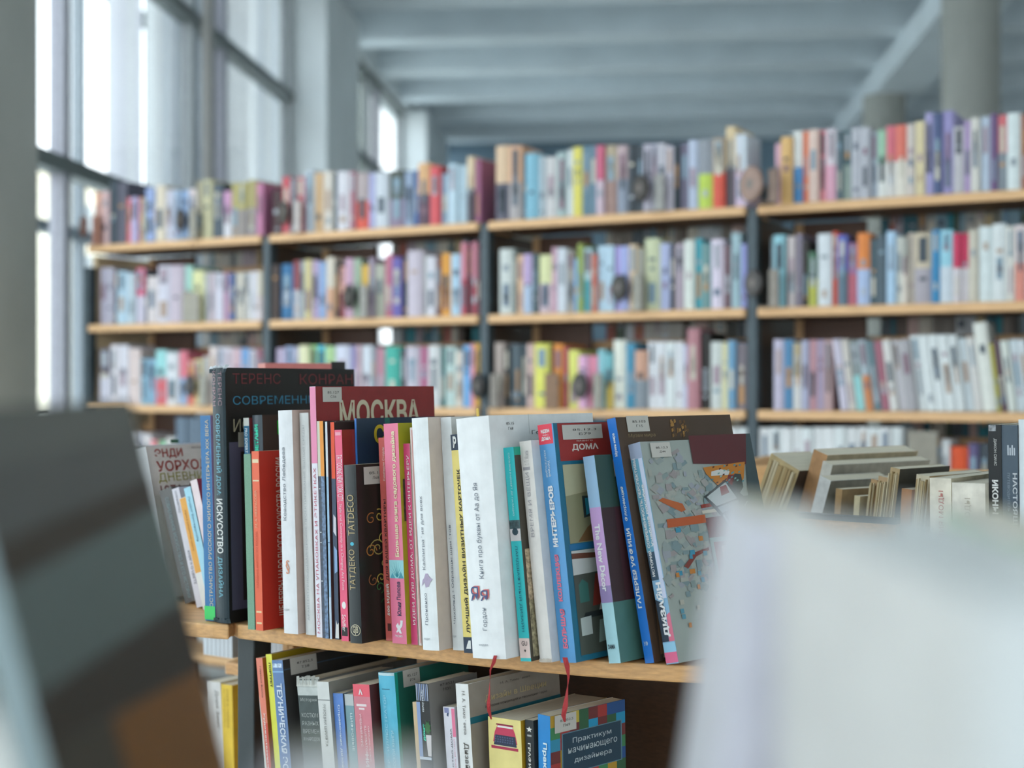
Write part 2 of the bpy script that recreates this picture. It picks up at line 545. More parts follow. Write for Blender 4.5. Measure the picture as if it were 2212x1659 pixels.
WOOD = mat('#d9ad7e', 'wood'); WOODD = mat('#5c3a26', 'wood'); WOOD_SHADE = mat('#5e3f2a', 'wood'); POST = mat('#3e4a50', 'metal')  # shade under the far boards is painted on as darker bottom faces
LEV = [0.54, 0.222, -0.096, -0.414, -0.732, -1.05]
BAYS = [(181, 571), (571, 1042), (1042, 1622), (1622, 2262)]
BAYN = ['first bay by the window', 'second bay', 'third bay', 'fourth bay']
BT = 0.03
BDEP = 0.25
DIVS = [(236, 300), (622, 700), (1092, 1176), (1684, 1790)]
for bi, (pa, pb) in enumerate(BAYS):
    sa, sb = bs(pa), bs(pb)
    org = B0 + BX * sa
    W = sb - sa
    case = empty('bookcase', 'tall double-sided wooden bookcase with dark posts, ' + ['beside the window', 'next after the one by the window', 'third from the window', 'farthest from the window'][bi],
                 'bookcase', Matrix.Translation(org) @ BROT, 'long row of far bookcases')
    pw = 0.032
    ends = [0.0] + ([W] if bi == 3 else [])
    for e in ends:
        for y in (0.012, 0.50):
            b = MB(); b.box(e - pw / 2, e + pw / 2, y, y + 0.045, 0, CAMZ + 0.55 - (0.08 if bi == 0 else 0), POST); b.build('post', case, bevel=0.004)
        b = MB(); b.box(e - 0.011, e + 0.011, 0.06, 0.50, 0.02, CAMZ + LEV[0] - 0.02, mat('#4a3a2c', 'wood') if bi else mat('#d8bf98', 'wood')); b.build('end_panel', case)
    for li, h in enumerate(LEV):
        z = CAMZ + h
        xa, xb = pw / 2 + 0.004, W - pw / 2 - 0.004
        b = MB(); b.prism([(xa, 0), (xb, 0), (xb, BDEP), (xa, BDEP)], z - BT / 2, z + BT / 2, WOOD_SHADE, WOOD, lambda k: WOOD); b.build('shelf_board', case, bevel=0.005)
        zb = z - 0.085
        b = MB(); b.prism([(xa, BDEP + 0.05), (xb, BDEP + 0.05), (xb, 0.55), (xa, 0.55)], zb - BT / 2, zb + BT / 2, WOOD_SHADE, WOOD, lambda k: WOOD); b.build('shelf_board', case, bevel=0.005)
    d0, d1 = [(bs(x) - sa) for x in DIVS[bi]]
    dm = (bd(DIVS[bi][0]) + 0.27) / bd(DIVS[bi][0])
    d0 *= 1.0; d1 *= 1.0
    b = MB(); b.box(d0, d1 + 0.05, BDEP + 0.012, BDEP + 0.03, 0.05, CAMZ + LEV[0] - 0.02, WOODD); b.build('divider_panel', case)
    b = MB(); b.box(d0 - 0.026, d0, BDEP - 0.03 + 0.035, BDEP + 0.033, 0.05, CAMZ + LEV[0] - 0.02, WOOD); b.build('divider_edge', case)

NAMES = [('#ffffff', 'white'), ('#e6ddc8', 'cream'), ('#cfc8d8', 'pale lilac'), ('#b0b4b8', 'pale grey'), ('#808890', 'grey'), ('#3c464c', 'dark grey'), ('#181818', 'black'),
         ('#b4c8dc', 'pale blue'), ('#6a98c8', 'blue'), ('#2a5a90', 'deep blue'), ('#3aa0a8', 'teal'), ('#8cc8cc', 'pale teal'), ('#98a050', 'olive'), ('#c0c49c', 'pale olive'),
         ('#b4cc48', 'lime'), ('#f0dc60', 'yellow'), ('#e89838', 'orange'), ('#e0ac88', 'peach'), ('#d04c44', 'red'), ('#d88888', 'salmon'), ('#c090b0', 'mauve'), ('#e0a0b8', 'pink'),
         ('#6a60a0', 'violet'), ('#783838', 'maroon'), ('#503828', 'brown'), ('#a09480', 'khaki grey'), ('#3c6a50', 'green'), ('#a8d0b0', 'mint'), ('#a89cd0', 'lavender'), ('#b05070', 'crimson')]


def cname(h):
    c = lin(h)
    c = [x ** 0.4545 for x in c]
    return min(NAMES, key=lambda n: sum((x ** 0.4545 - y) ** 2 for x, y in zip(lin(n[0]), c)))[1]


ROWS = {
 (0, 0): "200,414,e0a58c 214,413,d4b0b0 231,389,3a4650 247,392,5a5866 268,427,d66a6a 278,425,b9aed2 292,425,c9707a 300,427,cfc8a0 306,405,9aaad4 327,407,5c7090 332,400,e2cdb8 353,409,c4c0cc 370,409,9fb0c8 385,409,8fa8cc 401,407,d8c8c8 418,390,9a927c 433,388,c0b894 455,396,4a5560 477,412,c895b8/d8d4da 494,394,b0a46c/9a8f88 510,394,b0a46c/948a86 527,388,a89c68/90868a 548,394,c07a9c 564",
 (1, 0): "578,409,3c1c20 605,381,c4505a 623,384,7c8a92 633,381,b8606c 653,367,b4bcc6 673,372,c8a47c 693,369,d0c6bc 715,372,3e5058 722,369,d4d0d6 750,369,a8707c 762,372,b0a0a0/e05a48 791,373,a8a8d0 804,370,c8ccd4 834,367,4a5048/8a7a90 870,369,8f9fb8 890,366,3f68a8 898,351,d8a878/5a4050 925,358,d4545a 947,374,8f9db0 964,353,bcd0dc 984,356,b0c4d0 1004,337,d8c0a0/4a4048 1020,342,a06080 1037",
 (2, 0): "1065,313,d8b898/5a5868 1095,314,d8a888/a8a0a0 1124,330,3a5a68 1132,330,7cb0c4 1160,336,a8b4bc 1174,338,c8c4c4 1199,327,9fb0b0 1222,322,d8dcdc 1233,316,e8cf62 1253,313,5e7c8c 1270,313,647f90 1285,313,c8607c/c8b0bc 1302,312,b0a088/a08078 1328,312,b8a0a4/8890a0 1352,310,2f3840 1370,311,3a444c 1387,310,b4aebc 1404,309,a8a6b4 1418,308,b8b4bc 1435,315,c4bcc8 1452,312,203038 1464,308,6a6478 1484,302,b4bcd0 1505,300,8c9098/b8cc50 1537,297,a89888/d4503c 1563,271,d8c098/5a5058 1585,288,d0d4e0/d8c0d8 1600,288,ccd4e0/d8c8dc 1612",
 (3, 0): "1672,309,d8a8b8 1684,295,e0b070 1709,281,d8d8d4/4a8ac0 1733,282,d86838 1744,279,e0c0b4 1766,279,d88890 1781,277,d8ccd4/d8a0b4 1803,281,54646c 1818,279,3c5a60/8a9890 1835,274,b4b4bc 1856,274,b4b4bc 1877,284,a0a8b4 1893,279,98c0a4/e0e0d8 1911,270,d06a78/d0ccc8 1932,268,d87060/d8d0c4 1957,267,ccc0b8 1975,261,d8c8a0 1996,242,a8a0cc 2013,242,4a5880 2032,237,9890c0 2057,272,b8b4b8 2081,259,a890b8 2095,253,d0ccc4 2115,250,b8c4d4 2137,243,6a5078 2153,246,d06a70/808890 2173,242,d4dcdc 2202,244,a07060 2218,240,8090a0 2236,246,c8b8a8 2254",
 (0, 1): "209,578,a8a0b0 224,578,b0aab8 240,582,3c4448 248,586,b0c8d8 271,590,b8c4cc 287,578,d05878/c8c0d0 305,580,4a4e54 311,597,d4c8c8 335,573,ccc8d4 363,573,c0b0bc 393,573,a8d0c4 408,584,dcd8a0 433,588,a8a8a8 446,588,b8a8b0 460,589,d0ccd8 476,589,b890a8 489,589,4a6090 501,588,c4bcb0 510,588,c8c0b4 521,587,c4c0bc 531,587,d0ccd0 542,585,ccc8d0 552,586,d0c4b0/d8c8c8 564",
 (1, 1): "582,572,3c2a24 600,570,2a6a98 628,562,8c3a40/b8b4b8 642,563,98a0a8 652,560,d0c08c 667,562,b09ab8 683,565,8aa4cc 700,555,d4c8b8/d0a080 718,568,302c28 727,575,d8a090/8c4040 740,558,c8a0b8 758,558,9cae98 775,572,f0b048/a89890 791,556,a090a0 803,570,b0b0a0 825,548,b86a80 843,556,6a60a8 864,552,28342e 876,541,c4b8c4 910,548,a8a8a4 917,553,d0ccd4 938,556,7a4840 947,546,e89838 968,548,a8c4d8 992,524,d08090/b04858 1004,532,3c3c44 1011,522,c07888/a04050 1025,540,582830 1037",
 (2, 1): "1073,537,c8ccc8 1104,540,4a5650 1113,550,d8b090 1126,548,b8a0c8/a8b8d0 1146,548,4a5a60 1160,550,d8d8a4/c8b0b8 1188,534,c8a0b0 1199,535,ccd0d8 1220,540,a8a098 1234,558,6a9ac8 1244,526,98a850 1255,535,a8c4c8/4a98a0 1274,548,c06858 1286,530,b4cce0 1305,530,b4cce0 1323,531,b0a0d8 1335,531,a0a8d8 1356,528,e0c0a0 1372,536,a09c90 1388,514,c4c8a4 1421,525,a8aed0 1443,530,20282a 1453,525,a898a4 1474,518,d4d8d0 1497,514,3aa0b0 1512,526,6a9090 1533,516,d4c8d8 1560,528,6a5058 1577,502,9ab4bc 1598,526,9498d0 1612",
 (3, 1): "1662,512,505858 1668,507,8cc0cc 1694,512,3c3c38 1700,510,c4b8b8 1716,504,8a8090 1729,520,201a16 1744,543,406a50/b0b048 1763,504,d4d8e0 1794,499,cc4830 1806,507,5a68b8/5a7080 1827,524,9a6a90/b86070 1848,502,e08038/a8b8d8 1876,515,3a5058 1891,507,4a5a64 1913,499,a8c4dc 1933,510,d4d4cc 1947,512,a8a8a0/d8ccc0 1958,502,b8aca0 1973,502,c8b8a0/a8a0a8 2010,496,2a80b0 2028,496,98ccdc/c8d0d8 2056,503,c83058/d0c8cc 2073,503,c83058/d0c8cc 2090,496,c8c0b0 2111,488,d4dce0 2143,482,d4d8d8 2172,488,d4d0c8 2190,485,d8c8c8/d88878 2214,488,90a0b0 2234,492,c8c0b8 2252",
 (0, 2): "209,753,504858/c8c4d0 234,745,dcd4d8 252,745,d4d0d8 272,753,d8c4c0 297,775,8cb0c4 312,775,84a8c0 331,756,98d0d0/d06068 355,761,d4d4d8 381,758,dc7888/9ab0d0 397,777,d87060 413,776,e0c890 430,770,c8bcb0 446,748,d8c8c4 462,750,c8c4d0 478,750,d0c8d0 494,752,c8a8b0 514,752,6a98c8 534,755,c8b8c0 550,752,905868 564",
 (1, 2): "590,752,b0a0b8 610,748,9aa8c8 628,750,b0a8b8 642,746,e0d8b0 664,746,a0d088 680,746,40b0c8 698,748,a8c890 720,746,ccccdc 753,748,8078a8 765,746,d8b8c0 774,746,d0d4dc 797,748,90949c 807,751,b88090 826,748,3aa898 861,754,403c44 873,748,c0b8c4 902,750,a86080 922,746,d0d0d0 948,750,2a6a68 956,748,b8ccc8 980,758,d0c4b8 996,746,6aa8dc 1012,744,e090a0 1022,742,f0a838 1040",
 (2, 2): "1062,740,a89890 1084,748,302c28 1096,743,46545c 1108,744,4c5a62 1120,744,46545c 1133,743,c8a8a0 1150,742,e8d860 1184,746,403028 1190,743,e88830 1213,750,a84060 1222,756,f0e070 1246,768,dca8c8 1267,768,e888a0 1288,755,88c0c8 1304,764,70b0b8/e0c060 1320,734,e4e0d0 1347,741,3a88a8 1368,757,c89880/808890 1395,738,d8d8dc 1416,738,d4d4d8 1436,738,d8dce0 1455,738,d8d8dc 1473,745,c0c0d8 1482,710,b07880 1509,718,18120e 1530,738,c8ccc8 1558,740,d8d0a0 1569,735,6a98b8 1586,741,7a7078 1611",
 (3, 2): "1667,733,bcb4c8 1689,733,4a80a8 1710,740,b0a080/d0ccc8 1729,735,a8a8c0 1745,734,c09098 1761,734,a898b0 1778,734,b89898 1796,733,c8c0d0,5 1814,733,d0c8c0,5 1830,736,8a9494/98d0d0,6 1850,734,a8b4bc/c88050,7 1868,736,607880,7 1885,736,a06070,7 1903,734,d4d0cc,7 1922,735,d0ccd0,7 1938,733,a8a4a8,7 1963,724,d8dcdc,7 1984,724,d8dcdc,7 2004,723,d8dcdc,7 2025,723,d8dcdc,7 2046,723,d4d8d8,7 2066,730,c8d0d4,7 2085,728,d0ccc8,7 2104,697,dcdcd4,7 2134,742,b0a830,7 2142,735,584048,7 2158,735,d0d4cc,8 2176,733,ccd4d8,8 2196,733,d0d4d8,8 2212",
 (0, 3): "215,938,7c6cb8 235,940,c8c0d0 252,941,c4b8b8 268,935,d8d4d8 285,936,d0ccd4 300,938,d8d0d0 320,950,d8888c 335,952,88c098 350,945,c0bcb8 374,893,5c6c7c 384,893,687888 396,893,5c6c7c 408,893,647484 420,893,5c6c7c 436",
 (2, 3): "1572,925,dce4ec 1592,924,d8e0e8 1611",
 (3, 3): "1634,925,dce4ec 1662,924,d8e0e8 1686,925,dce4ec 1708,924,dce4ec 1730,925,d8e0e8 1754,924,dce4ec 1778,924,dce4ec 1802,923,d8e0e8 1826,924,dce4ec 1850,923,dce4ec 1874,924,d8e0e8 1898,924,dce4ec 1922,923,d8e4ec 1948",
 (4, 3): "2030,950,d8d8d8 2050,965,e85020 2090,958,5a5078 2112,958,404850 2135",
}
ORD = ['top shelf', 'second shelf', 'third shelf', 'fourth shelf']
ent = []
for (bi, li), s in ROWS.items():
    items = [x.split(',') for x in s.split()]
    xs = [float(i[0]) for i in items]
    for k in range(len(items) - 1):
        it = items[k]
        ent.append(dict(bi=min(bi, 3), li=li, x0=xs[k], x1=xs[k + 1], top=float(it[1]), col=it[2].split('/'), lean=float(it[3]) if len(it) > 3 else 0.0, k=k, n=len(items) - 1))
areas = sorted(ent, key=lambda e: -(e['x1'] - e['x0']))
BG_LIMIT = 262
single = set(id(e) for e in areas[:BG_LIMIT])
stuff = MB()


def bg_book(b, x, T, D, H, cols, mw=None, lean=0.0, y0=0.0, z0=0.0):
    """spine, boards, recessed page block and a few printed bands of one far book"""
    def tr(p):
        q = Vector(p)
        if lean:
            q = Matrix.Rotation(-math.radians(lean), 4, 'Y') @ q
        q = q + Vector((x, y0, z0))
        return q if mw is None else mw @ q
    c1 = mat('#' + cols[0], 'cover', 1.2); c2 = mat('#' + cols[-1], 'cover', 1.2); pg = mat('#e4d9c4', 'pages')
    bu = 0.12 * T
    fr = [(0, 0), (T * 0.3, -bu), (T * 0.7, -bu), (T, 0)]
    cut = H * (0.5 if len(cols) > 1 else 0.52)
    for za, zb, c in ((0, cut, c2), (cut, H, c1)):
        for i in range(3):
            a, e = fr[i], fr[i + 1]
            b.face([tr((a[0], a[1], za)), tr((e[0], e[1], za)), tr((e[0], e[1], zb)), tr((a[0], a[1], zb))], c)
        b.face([tr((T, 0, za)), tr((T, D, za)), tr((T, D, zb)), tr((T, 0, zb))], c)
        b.face([tr((0, D, za)), tr((0, 0, za)), tr((0, 0, zb)), tr((0, D, zb))], c)
    t = min(0.002, T * 0.15); s = 0.003
    b.face([tr((0, 0, H)), tr(fr[1] + (H,)), tr(fr[2] + (H,)), tr((T, 0, H)), tr((T, t, H)), tr((0, t, H))], c1)
    b.face([tr((0, t, H)), tr((t, t, H)), tr((t, D, H)), tr((0, D, H))], c1)
    b.face([tr((T - t, t, H)), tr((T, t, H)), tr((T, D, H)), tr((T - t, D, H))], c1)
    b.face([tr((t, t, H - s)), tr((T - t, t, H - s)), tr((T - t, D, H - s)), tr((t, D, H - s))], pg)
    b.face([tr((t, D - s, 0)), tr((t, D - s, H - s)), tr((T - t, D - s, H - s)), tr((T - t, D - s, 0))], pg)
    b.face([tr((0, 0, 0)), tr((0, D, 0)), tr((T, D, 0)), tr((T, 0, 0)), tr(fr[2] + (0,)), tr(fr[1] + (0,))], c2)
    # printing on the spine
    r = random.Random(int(x * 1e5) + int(H * 1e5))
    if T > 0.008:
        base = lin('#' + cols[0])
        lum = sum(base) / 3
        for _ in range(r.choice((1, 2, 2, 3))):
            za = r.uniform(0.08, 0.75) * H; zb = min(H * 0.95, za + r.choice((0.05, 0.1, 0.28, 0.35)) * H)
            hx = r.choice(['303a44', '4a545e', '6a7480', '8a6a78']) if lum > 0.35 else r.choice(['d8d0c0', 'b8bcc4', 'c89868', '90a8b8'])
            if lum > 0.5:
                hx = r.choice(['98a0a8', 'b098a4', '6a7c90', 'b89c88', '88a0b0', '505c68'])
            w = r.choice((0.3, 0.5, 0.42))
            a0, a1 = T * (0.5 - w / 2), T * (0.5 + w / 2)
            b.face([tr((a0, -bu * 0.97 - 0.0006, za)), tr((a1, -bu * 0.97 - 0.0006, za)), tr((a1, -bu * 0.97 - 0.0006, zb)), tr((a0, -bu * 0.97 - 0.0006, zb))], mat('#' + hx, 'print'))


CNT = {}
used = set()
NTH = ['first', 'second', 'third', 'fourth', 'fifth', 'sixth', 'seventh', 'eighth', 'ninth', 'tenth', 'eleventh', 'twelfth', 'thirteenth', 'fourteenth', 'fifteenth', 'sixteenth',
       'seventeenth', 'eighteenth', 'nineteenth', 'twentieth'] + ['twenty-' + s for s in ('first', 'second', 'third', 'fourth', 'fifth', 'sixth', 'seventh', 'eighth', 'ninth')] + ['thirtieth'] + ['thirty-' + s for s in ('first', 'second', 'third', 'fourth', 'fifth')]
for e in ent:
    sa, sb = bs(e['x0']), bs(e['x1'])
    sa = max(sa, bs(BAYS[e['bi']][0]) + 0.0185); sb = min(sb, bs(BAYS[e['bi']][1]) - 0.0185)
    if e['lean']:
        e['lean'] = 7.0
    d = bd((e['x0'] + e['x1']) / 2)
    zt = CAMZ + LEV[e['li']] + BT / 2
    H = CAMZ - (e['top'] - CY) / F * (d + 0.0) - zt
    if e['li'] == 3:
        H = min(H, 0.27)
    T = (sb - sa) - 0.0008
    if e['lean']:
        T *= math.cos(math.radians(e['lean'])) * 0.97
    D = 0.14 + 0.04 * rnd.random()
    inset = 0.012 + 0.012 * rnd.random()
    org = Vector((0, 0, 0.0003)) + B0 + BX * (sa + 0.0004 + (0.025 if e['lean'] else 0)) + BY * inset + Vector((0, 0, zt))
    if id(e) in single:
        b = MB()
        bg_book(b, 0, T, D, H, e['col'], None, e['lean'])
        o = b.build('book')
        o.matrix_world = Matrix.Translation(org) @ BROT
        cn = cname('#' + e['col'][0])
        c2 = cname('#' + e['col'][-1])
        look = cn if c2 == cn else cn + ' and ' + c2
        size = 'wide' if T > 0.04 else 'slim' if T < 0.022 else 'mid-sized'
        lab = '%s %s book, %s from window, %s, %s' % (size, look, NTH[min(e['k'], 34)], ORD[e['li']], BAYN[e['bi']].replace(' bay by the window', ' far bay').replace('d bay', 'd far bay').replace('h bay', 'h far bay'))
        if lab in used:
            lab = lab.replace('book,', 'book past the grey bookend,')
        used.add(lab)
        tag(o, lab, 'book', 'books on the %s of the %s' % (ORD[e['li']], BAYN[e['bi']]))
    else:
        bg_book(stuff, 0, T, D, H, e['col'], Matrix.Translation(org) @ BROT, e['lean'])
# backs of the rows on the other side, seen through the gaps between the shelves
for bi, (pa, pb) in enumerate(BAYS):
    sa, sb = bs(pa), bs(pb)
    dv = bs(DIVS[bi][1]) + 0.06
    for li, h in enumerate(LEV[:4]):
        zt = CAMZ + h - 0.085 + BT / 2
        s = dv + 0.02
        while s < sb - 0.035:
            T = min(rnd.uniform(0.015, 0.045), sb - 0.019 - s); H = rnd.uniform(0.235, 0.284) if li else rnd.uniform(0.17, 0.21)
            col = rnd.choice(['d8cfc0', '8a8078', 'a85c4c', 'c8c4bc', '5a646c', '8aa8b8', 'c8b088', '3a6a78', '6a5a50', 'b8a8b0', '4a5a48', 'd8b8b0', '2a8a98', 'd0d4d8'])
            if rnd.random() < 0.97:
                bg_book(stuff, 0, T, 0.17, H, [col], Matrix.Translation(B0 + BX * s + BY * 0.33 + Vector((0, 0, zt + 0.0003))) @ BROT)
            s += T + 0.001
o = stuff.build('far_books', kind='stuff')
tag(o, 'narrow books filling the gaps and the rear side of the far bookcases', 'books')

# bookends: dark disc on a grey block
for px, li, col, dcol, lab in (
        (196, 0, '#8a5a48', '#6a4438', 'brown round bookend at the window end of the top shelf'),
        (405, 0, '#8a8478', '#3c3430', 'dark round bookend among pale blue books on the top shelf, first bay'),
        (628, 0, '#a89c98', '#4a443e', 'dark round bookend before cream books on the top shelf, second bay'),
        (1402, 0, '#8a8884', '#35302c', 'dark round bookend on the top shelf of the third bay'),
        (1652, 0, '#7a6458', '#8a7064', 'large brown round bookend by the last dark post, top shelf'),
        (770, 1, '#8a8680', '#35322e', 'dark round bookend on the second shelf, second bay'),
        (1355, 1, '#8c887e', '#35322e', 'dark round bookend beside the pale olive book, second shelf'),
        (1646, 1, '#857d74', '#3c3836', 'dark round bookend by the last post, second shelf'),
        (426, 2, '#8c887e', '#3c3a3a', 'dark round bookend on the third shelf, first bay'),
        (1049, 2, '#7c746c', '#2c2826', 'dark round bookend by the third post, third shelf'),
        (1270, 2, '#8a867c', '#3a3634', 'dark round bookend in front of pink books, third shelf')):
    s = bs(px); zt = CAMZ + LEV[li] + BT / 2
    root = empty('bookend', lab, 'bookend', Matrix.Translation(B0 + BX * s + BY * (-0.055 if px == 1652 else -0.022) + Vector((0, 0, zt))) @ BROT, 'round bookends on the far shelves')
    big = px == 1652
    R = 0.055 if big else 0.042
    zc = 0.075 if not big else 0.06
    b = MB()
    n = 24
    prof = [(R, 0), (R, 0.008), (R * 0.86, 0.012), (R * 0.3, 0.012)]
    ring = []
    for r_, off in prof:
        ring.append([(-off, -0.0 + r_ * math.cos(2 * math.pi * i / n) * 0.9 + R * 0.55, zc + r_ * math.sin(2 * math.pi * i / n)) for i in range(n)])
    for q in range(len(ring) - 1):
        for i in range(n):
            b.face([ring[q][i], ring[q + 1][i], ring[q + 1][(i + 1) % n], ring[q][(i + 1) % n]], mat(dcol, 'metal'))
    b.face(ring[-1], mat('#6a625c', 'metal'))
    b.face(ring[0][::-1], mat(dcol, 'metal'))
    # facing the front
    o = b.build('disc', root)
    o.location = (0, 0, 0)
    o.rotation_euler = (0, 0, math.radians(62))
    b = MB(); b.box(0.028, 0.058, 0.0, 0.012, 0.002, 0.115 if not big else 0.10, mat(col, 'metal')); b.build('upright_plate', root, bevel=0.002)
    b = MB(); b.box(-0.005, 0.058, 0.0, 0.016, 0.0, 0.003, mat(col, 'metal')); b.build('foot_plate', root)
for px0, px1, li, top, lab in ((396, 432, 1, 632, 'plain grey steel bookend plate before pale books, second shelf, first bay'),
                               (1178, 1208, 2, 806, 'plain brown bookend plate beside the yellow books, third shelf'),
                               (1962, 2026, 3, 931, 'plain grey bookend closing the row of white volumes')):
    d = bd((px0 + px1) / 2); zt = CAMZ + LEV[li] + BT / 2
    H = CAMZ - (top - CY) / F * d - zt
    w = (bs(px1) - bs(px0))
    root = empty('bookend', lab, 'bookend', Matrix.Translation(B0 + BX * bs(px0) + BY * (-0.006) + Vector((0, 0, zt))) @ BROT, 'plain bookend plates')
    b = MB()
    b.prism([(0, 0), (w, 0), (w, 0.003), (0, 0.003)], 0, H, mat('#8a8478' if li != 2 else '#7a5c44', 'metal')); b.build('upright_plate', root, bevel=0.001)
    b = MB(); b.box(0, w, 0.003, 0.012, 0, 0.002, mat('#8a8478', 'metal')); b.build('foot_plate', root)

# ------------------------------------------------------------------ the middle bookcase in focus
ZM = 0.29                      # its upper board lies this far below the camera
ZL = 0.62                      # its lower board
TH0, TH1 = 35.0, 45.0


def theta(px):
    return TH0 + (TH1 - TH0) * min(1.15, max(-0.3, (px - 450) / 1000.0))


def board(name, parent, front, depth, ztop, th, m, thick=0.018, yscale=None):
    """shelf board: its curved front edge through the points seen at image (x, y) on the plane ztop below the camera"""
    pts = [at(x, y, depth_on(y, ztop)) for x, y in front]
    P = [(p.x, p.y) for p in pts]
    back = [(p[0] + depth * math.sin(math.radians(t)), p[1] + depth * math.cos(math.radians(t))) for p, t in zip(P, [theta(x) for x, _ in front])]
    b = MB()
    b.prism(P + back[::-1], CAMZ - ztop - thick, CAMZ - ztop, m)
    return b.build(name, parent, bevel=0.003)


MOAK = mat('#c99a66', 'wood'); MDARK = mat('#4a3424', 'wood')
front_up = [(504, 1338), (506, 1344), (514, 1348), (530, 1350), (620, 1361), (700, 1371), (760, 1377), (830, 1383), (900, 1390), (1000, 1401), (1080, 1409), (1150, 1416), (1300, 1428), (1457, 1437), (1560, 1441), (1700, 1446), (1900, 1452), (2100, 1458), (2400, 1466)]
p0 = at(523, 1349, depth_on(1349, ZM))
mid = empty('bookcase', 'oak bookcase with dark posts whose curved shelf carries the books in focus', 'bookcase', Matrix.Translation((p0.x, p0.y, 0)))
MI = Matrix.Translation((-p0.x, -p0.y, 0))


def midpart(name, b, bevel=0, parent=None):
    o = b.build(name, parent or mid, bevel=bevel)
    return o


class MBw(MB):
    """mesh collected in world coordinates, stored relative to the middle bookcase"""
    def build(self, name, parent=None, **k):
        self.v = [(x - p0.x, y - p0.y, z) for x, y, z in self.v]
        return MB.build(self, name, parent, **k)


def wboard(name, front, depth, ztop, m, thick=0.018, off=0.0, dz=None):
    pts = [at(x, y, depth_on(y, ZM)) for x, y in front]
    P = []; Q = []
    for p, (x, _) in zip(pts, front):
        t = math.radians(theta(x))
        P.append((p.x + off * math.sin(t), p.y + off * math.cos(t)))
        Q.append((p.x + (off + depth) * math.sin(t), p.y + (off + depth) * math.cos(t)))
    b = MBw(); b.prism(P + Q[::-1], CAMZ - ztop - thick, CAMZ - ztop, m)
    return b.build(name, mid, bevel=0.0025)


wboard('shelf_board', front_up, 0.25, ZM, MOAK)
wboard('shelf_board', front_up, 0.25, ZL, MOAK, off=0.005)
wboard('shelf_board', front_up, 0.25, 0.95, MOAK, off=0.005)
left_front = [(150, 1316), (300, 1334), (400, 1343), (460, 1348), (494, 1350), (500, 1344)]
wboard('shelf_board', left_front, 0.5, ZM, MOAK)
wboard('rear_board', [p for p in front_up if p[0] >= 760], 0.30, ZM, MOAK, off=0.252)
wboard('shelf_board', left_front, 0.25, ZL, MOAK, off=0.005)
# rear side boards, a little lower than the front ones
rear = [(x, y) for x, y in front_up]
wboard('rear_board', [p for p in rear if p[0] <= 760], 0.24, ZM + 0.115, MOAK, off=0.285)
wboard('rear_board', left_front, 0.24, ZM + 0.115, MOAK, off=0.285)
wboard('rear_board', rear, 0.24, ZM + 0.45, MOAK, off=0.285)
wboard('rear_board', left_front, 0.24, ZM + 0.45, MOAK, off=0.285)
# posts
for off in (0.03, 0.5):
    t = math.radians(theta(520))
    q = at(491, 1349, depth_on(1349, ZM))
    c, s = math.cos(t), math.sin(t)
    ox, oy = q.x + off * s, q.y + off * c
    b = MBw()
    hw = 0.0145
    b.prism([(ox - hw * c, oy + hw * s), (ox + hw * c, oy - hw * s), (ox + hw * c + 0.03 * s, oy - hw * s + 0.03 * c), (ox - hw * c + 0.03 * s, oy + hw * s + 0.03 * c)], 0, CAMZ - ZM - 0.018, mat('#2b3234', 'metal'))
    b.build('post', mid, bevel=0.002)
# panel in the middle of the lower compartments
b = MBw()
t = [(640, 0.262), (900, 0.262), (1120, 0.262), (1236, 0.262)]
P = []
for x, off in t:
    y = 1349 + (x - 523) * 0.11
    q = at(x, y, depth_on(y, ZM)); a = math.radians(theta(x))
    P.append((q.x + off * math.sin(a), q.y + off * math.cos(a)))
Q = [(x + 0.008, y + 0.012) for x, y in P]
b.prism(P + Q[::-1], 0.1, CAMZ - ZM - 0.018, MDARK)
b.build('divider_panel', mid)

# low oak panel with dark edging that keeps the worn books on the upper board
pa, pb = at(1640, 1104, 1.80), at(1935, 1123, 1.80 * (1104 - CY) / (1123 - CY))
zt = pa.z
b = MBw()
n = Vector((pb.x - pa.x, pb.y - pa.y)).normalized(); nn = Vector((-n.y, n.x)) * 0.012
b.prism([(pa.x, pa.y), (pb.x, pb.y), (pb.x + nn.x, pb.y + nn.y), (pa.x + nn.x, pa.y + nn.y)], CAMZ - ZM, zt - 0.006, MOAK)
b.build('bin_panel', mid)
b = MBw()
b.prism([(pa.x - n.x * 0.002 + nn.x * -0.1, pa.y - nn.y * .1), (pb.x - nn.x * .1, pb.y - nn.y * .1), (pb.x + nn.x * 1.1, pb.y + nn.y * 1.1), (pa.x + nn.x * 1.1, pa.y + nn.y * 1.1)], zt - 0.006, zt + 0.001, mat('#20242a', 'metal'))
b.build('panel_edging', mid)


def mb(label, bl, xr, tl, xf=None, D=0.2, th=None, shrink=0.97, plane=ZM, push=0.0, **k):
    """book standing on the upper board: base corner, spine's other base corner and top corner in image pixels"""
    (xl, yl), (xt, yt) = bl, tl
    th = theta(xl) if th is None else th
    d = depth_on(yl, plane)
    P = at(xl, yl, d)
    s, c = math.sin(math.radians(th)), math.cos(math.radians(th))
    if push:
        # same sight line at the top, standing farther back
        d2 = d + push
        P = Vector(((xl - CX) / F * d2, d2, P.z)); d = d2
    a = (xr - CX) / F
    T = (a * d - P.x) / (c + a * s) * shrink
    Ht = (CAMZ - (yt - CY) / F * d) - P.z
    lean = math.degrees(math.atan2((xl - xt) / F * d / c, Ht))
    H = Ht / math.cos(math.radians(lean))
    if xf:
        qx = P.x + T * c - H * math.sin(math.radians(lean)) * c
        qd = d - T * s + H * math.sin(math.radians(lean)) * s
        a = (xf - CX) / F
        D = (a * qd - qx) / (s - a * c)
        D = min(0.32, max(0.08, D))
    yb_eff = CY + (CAMZ - P.z) / d * F
    return Book(label, P, th, lean, T, D, H, yb_eff, yt, **k)


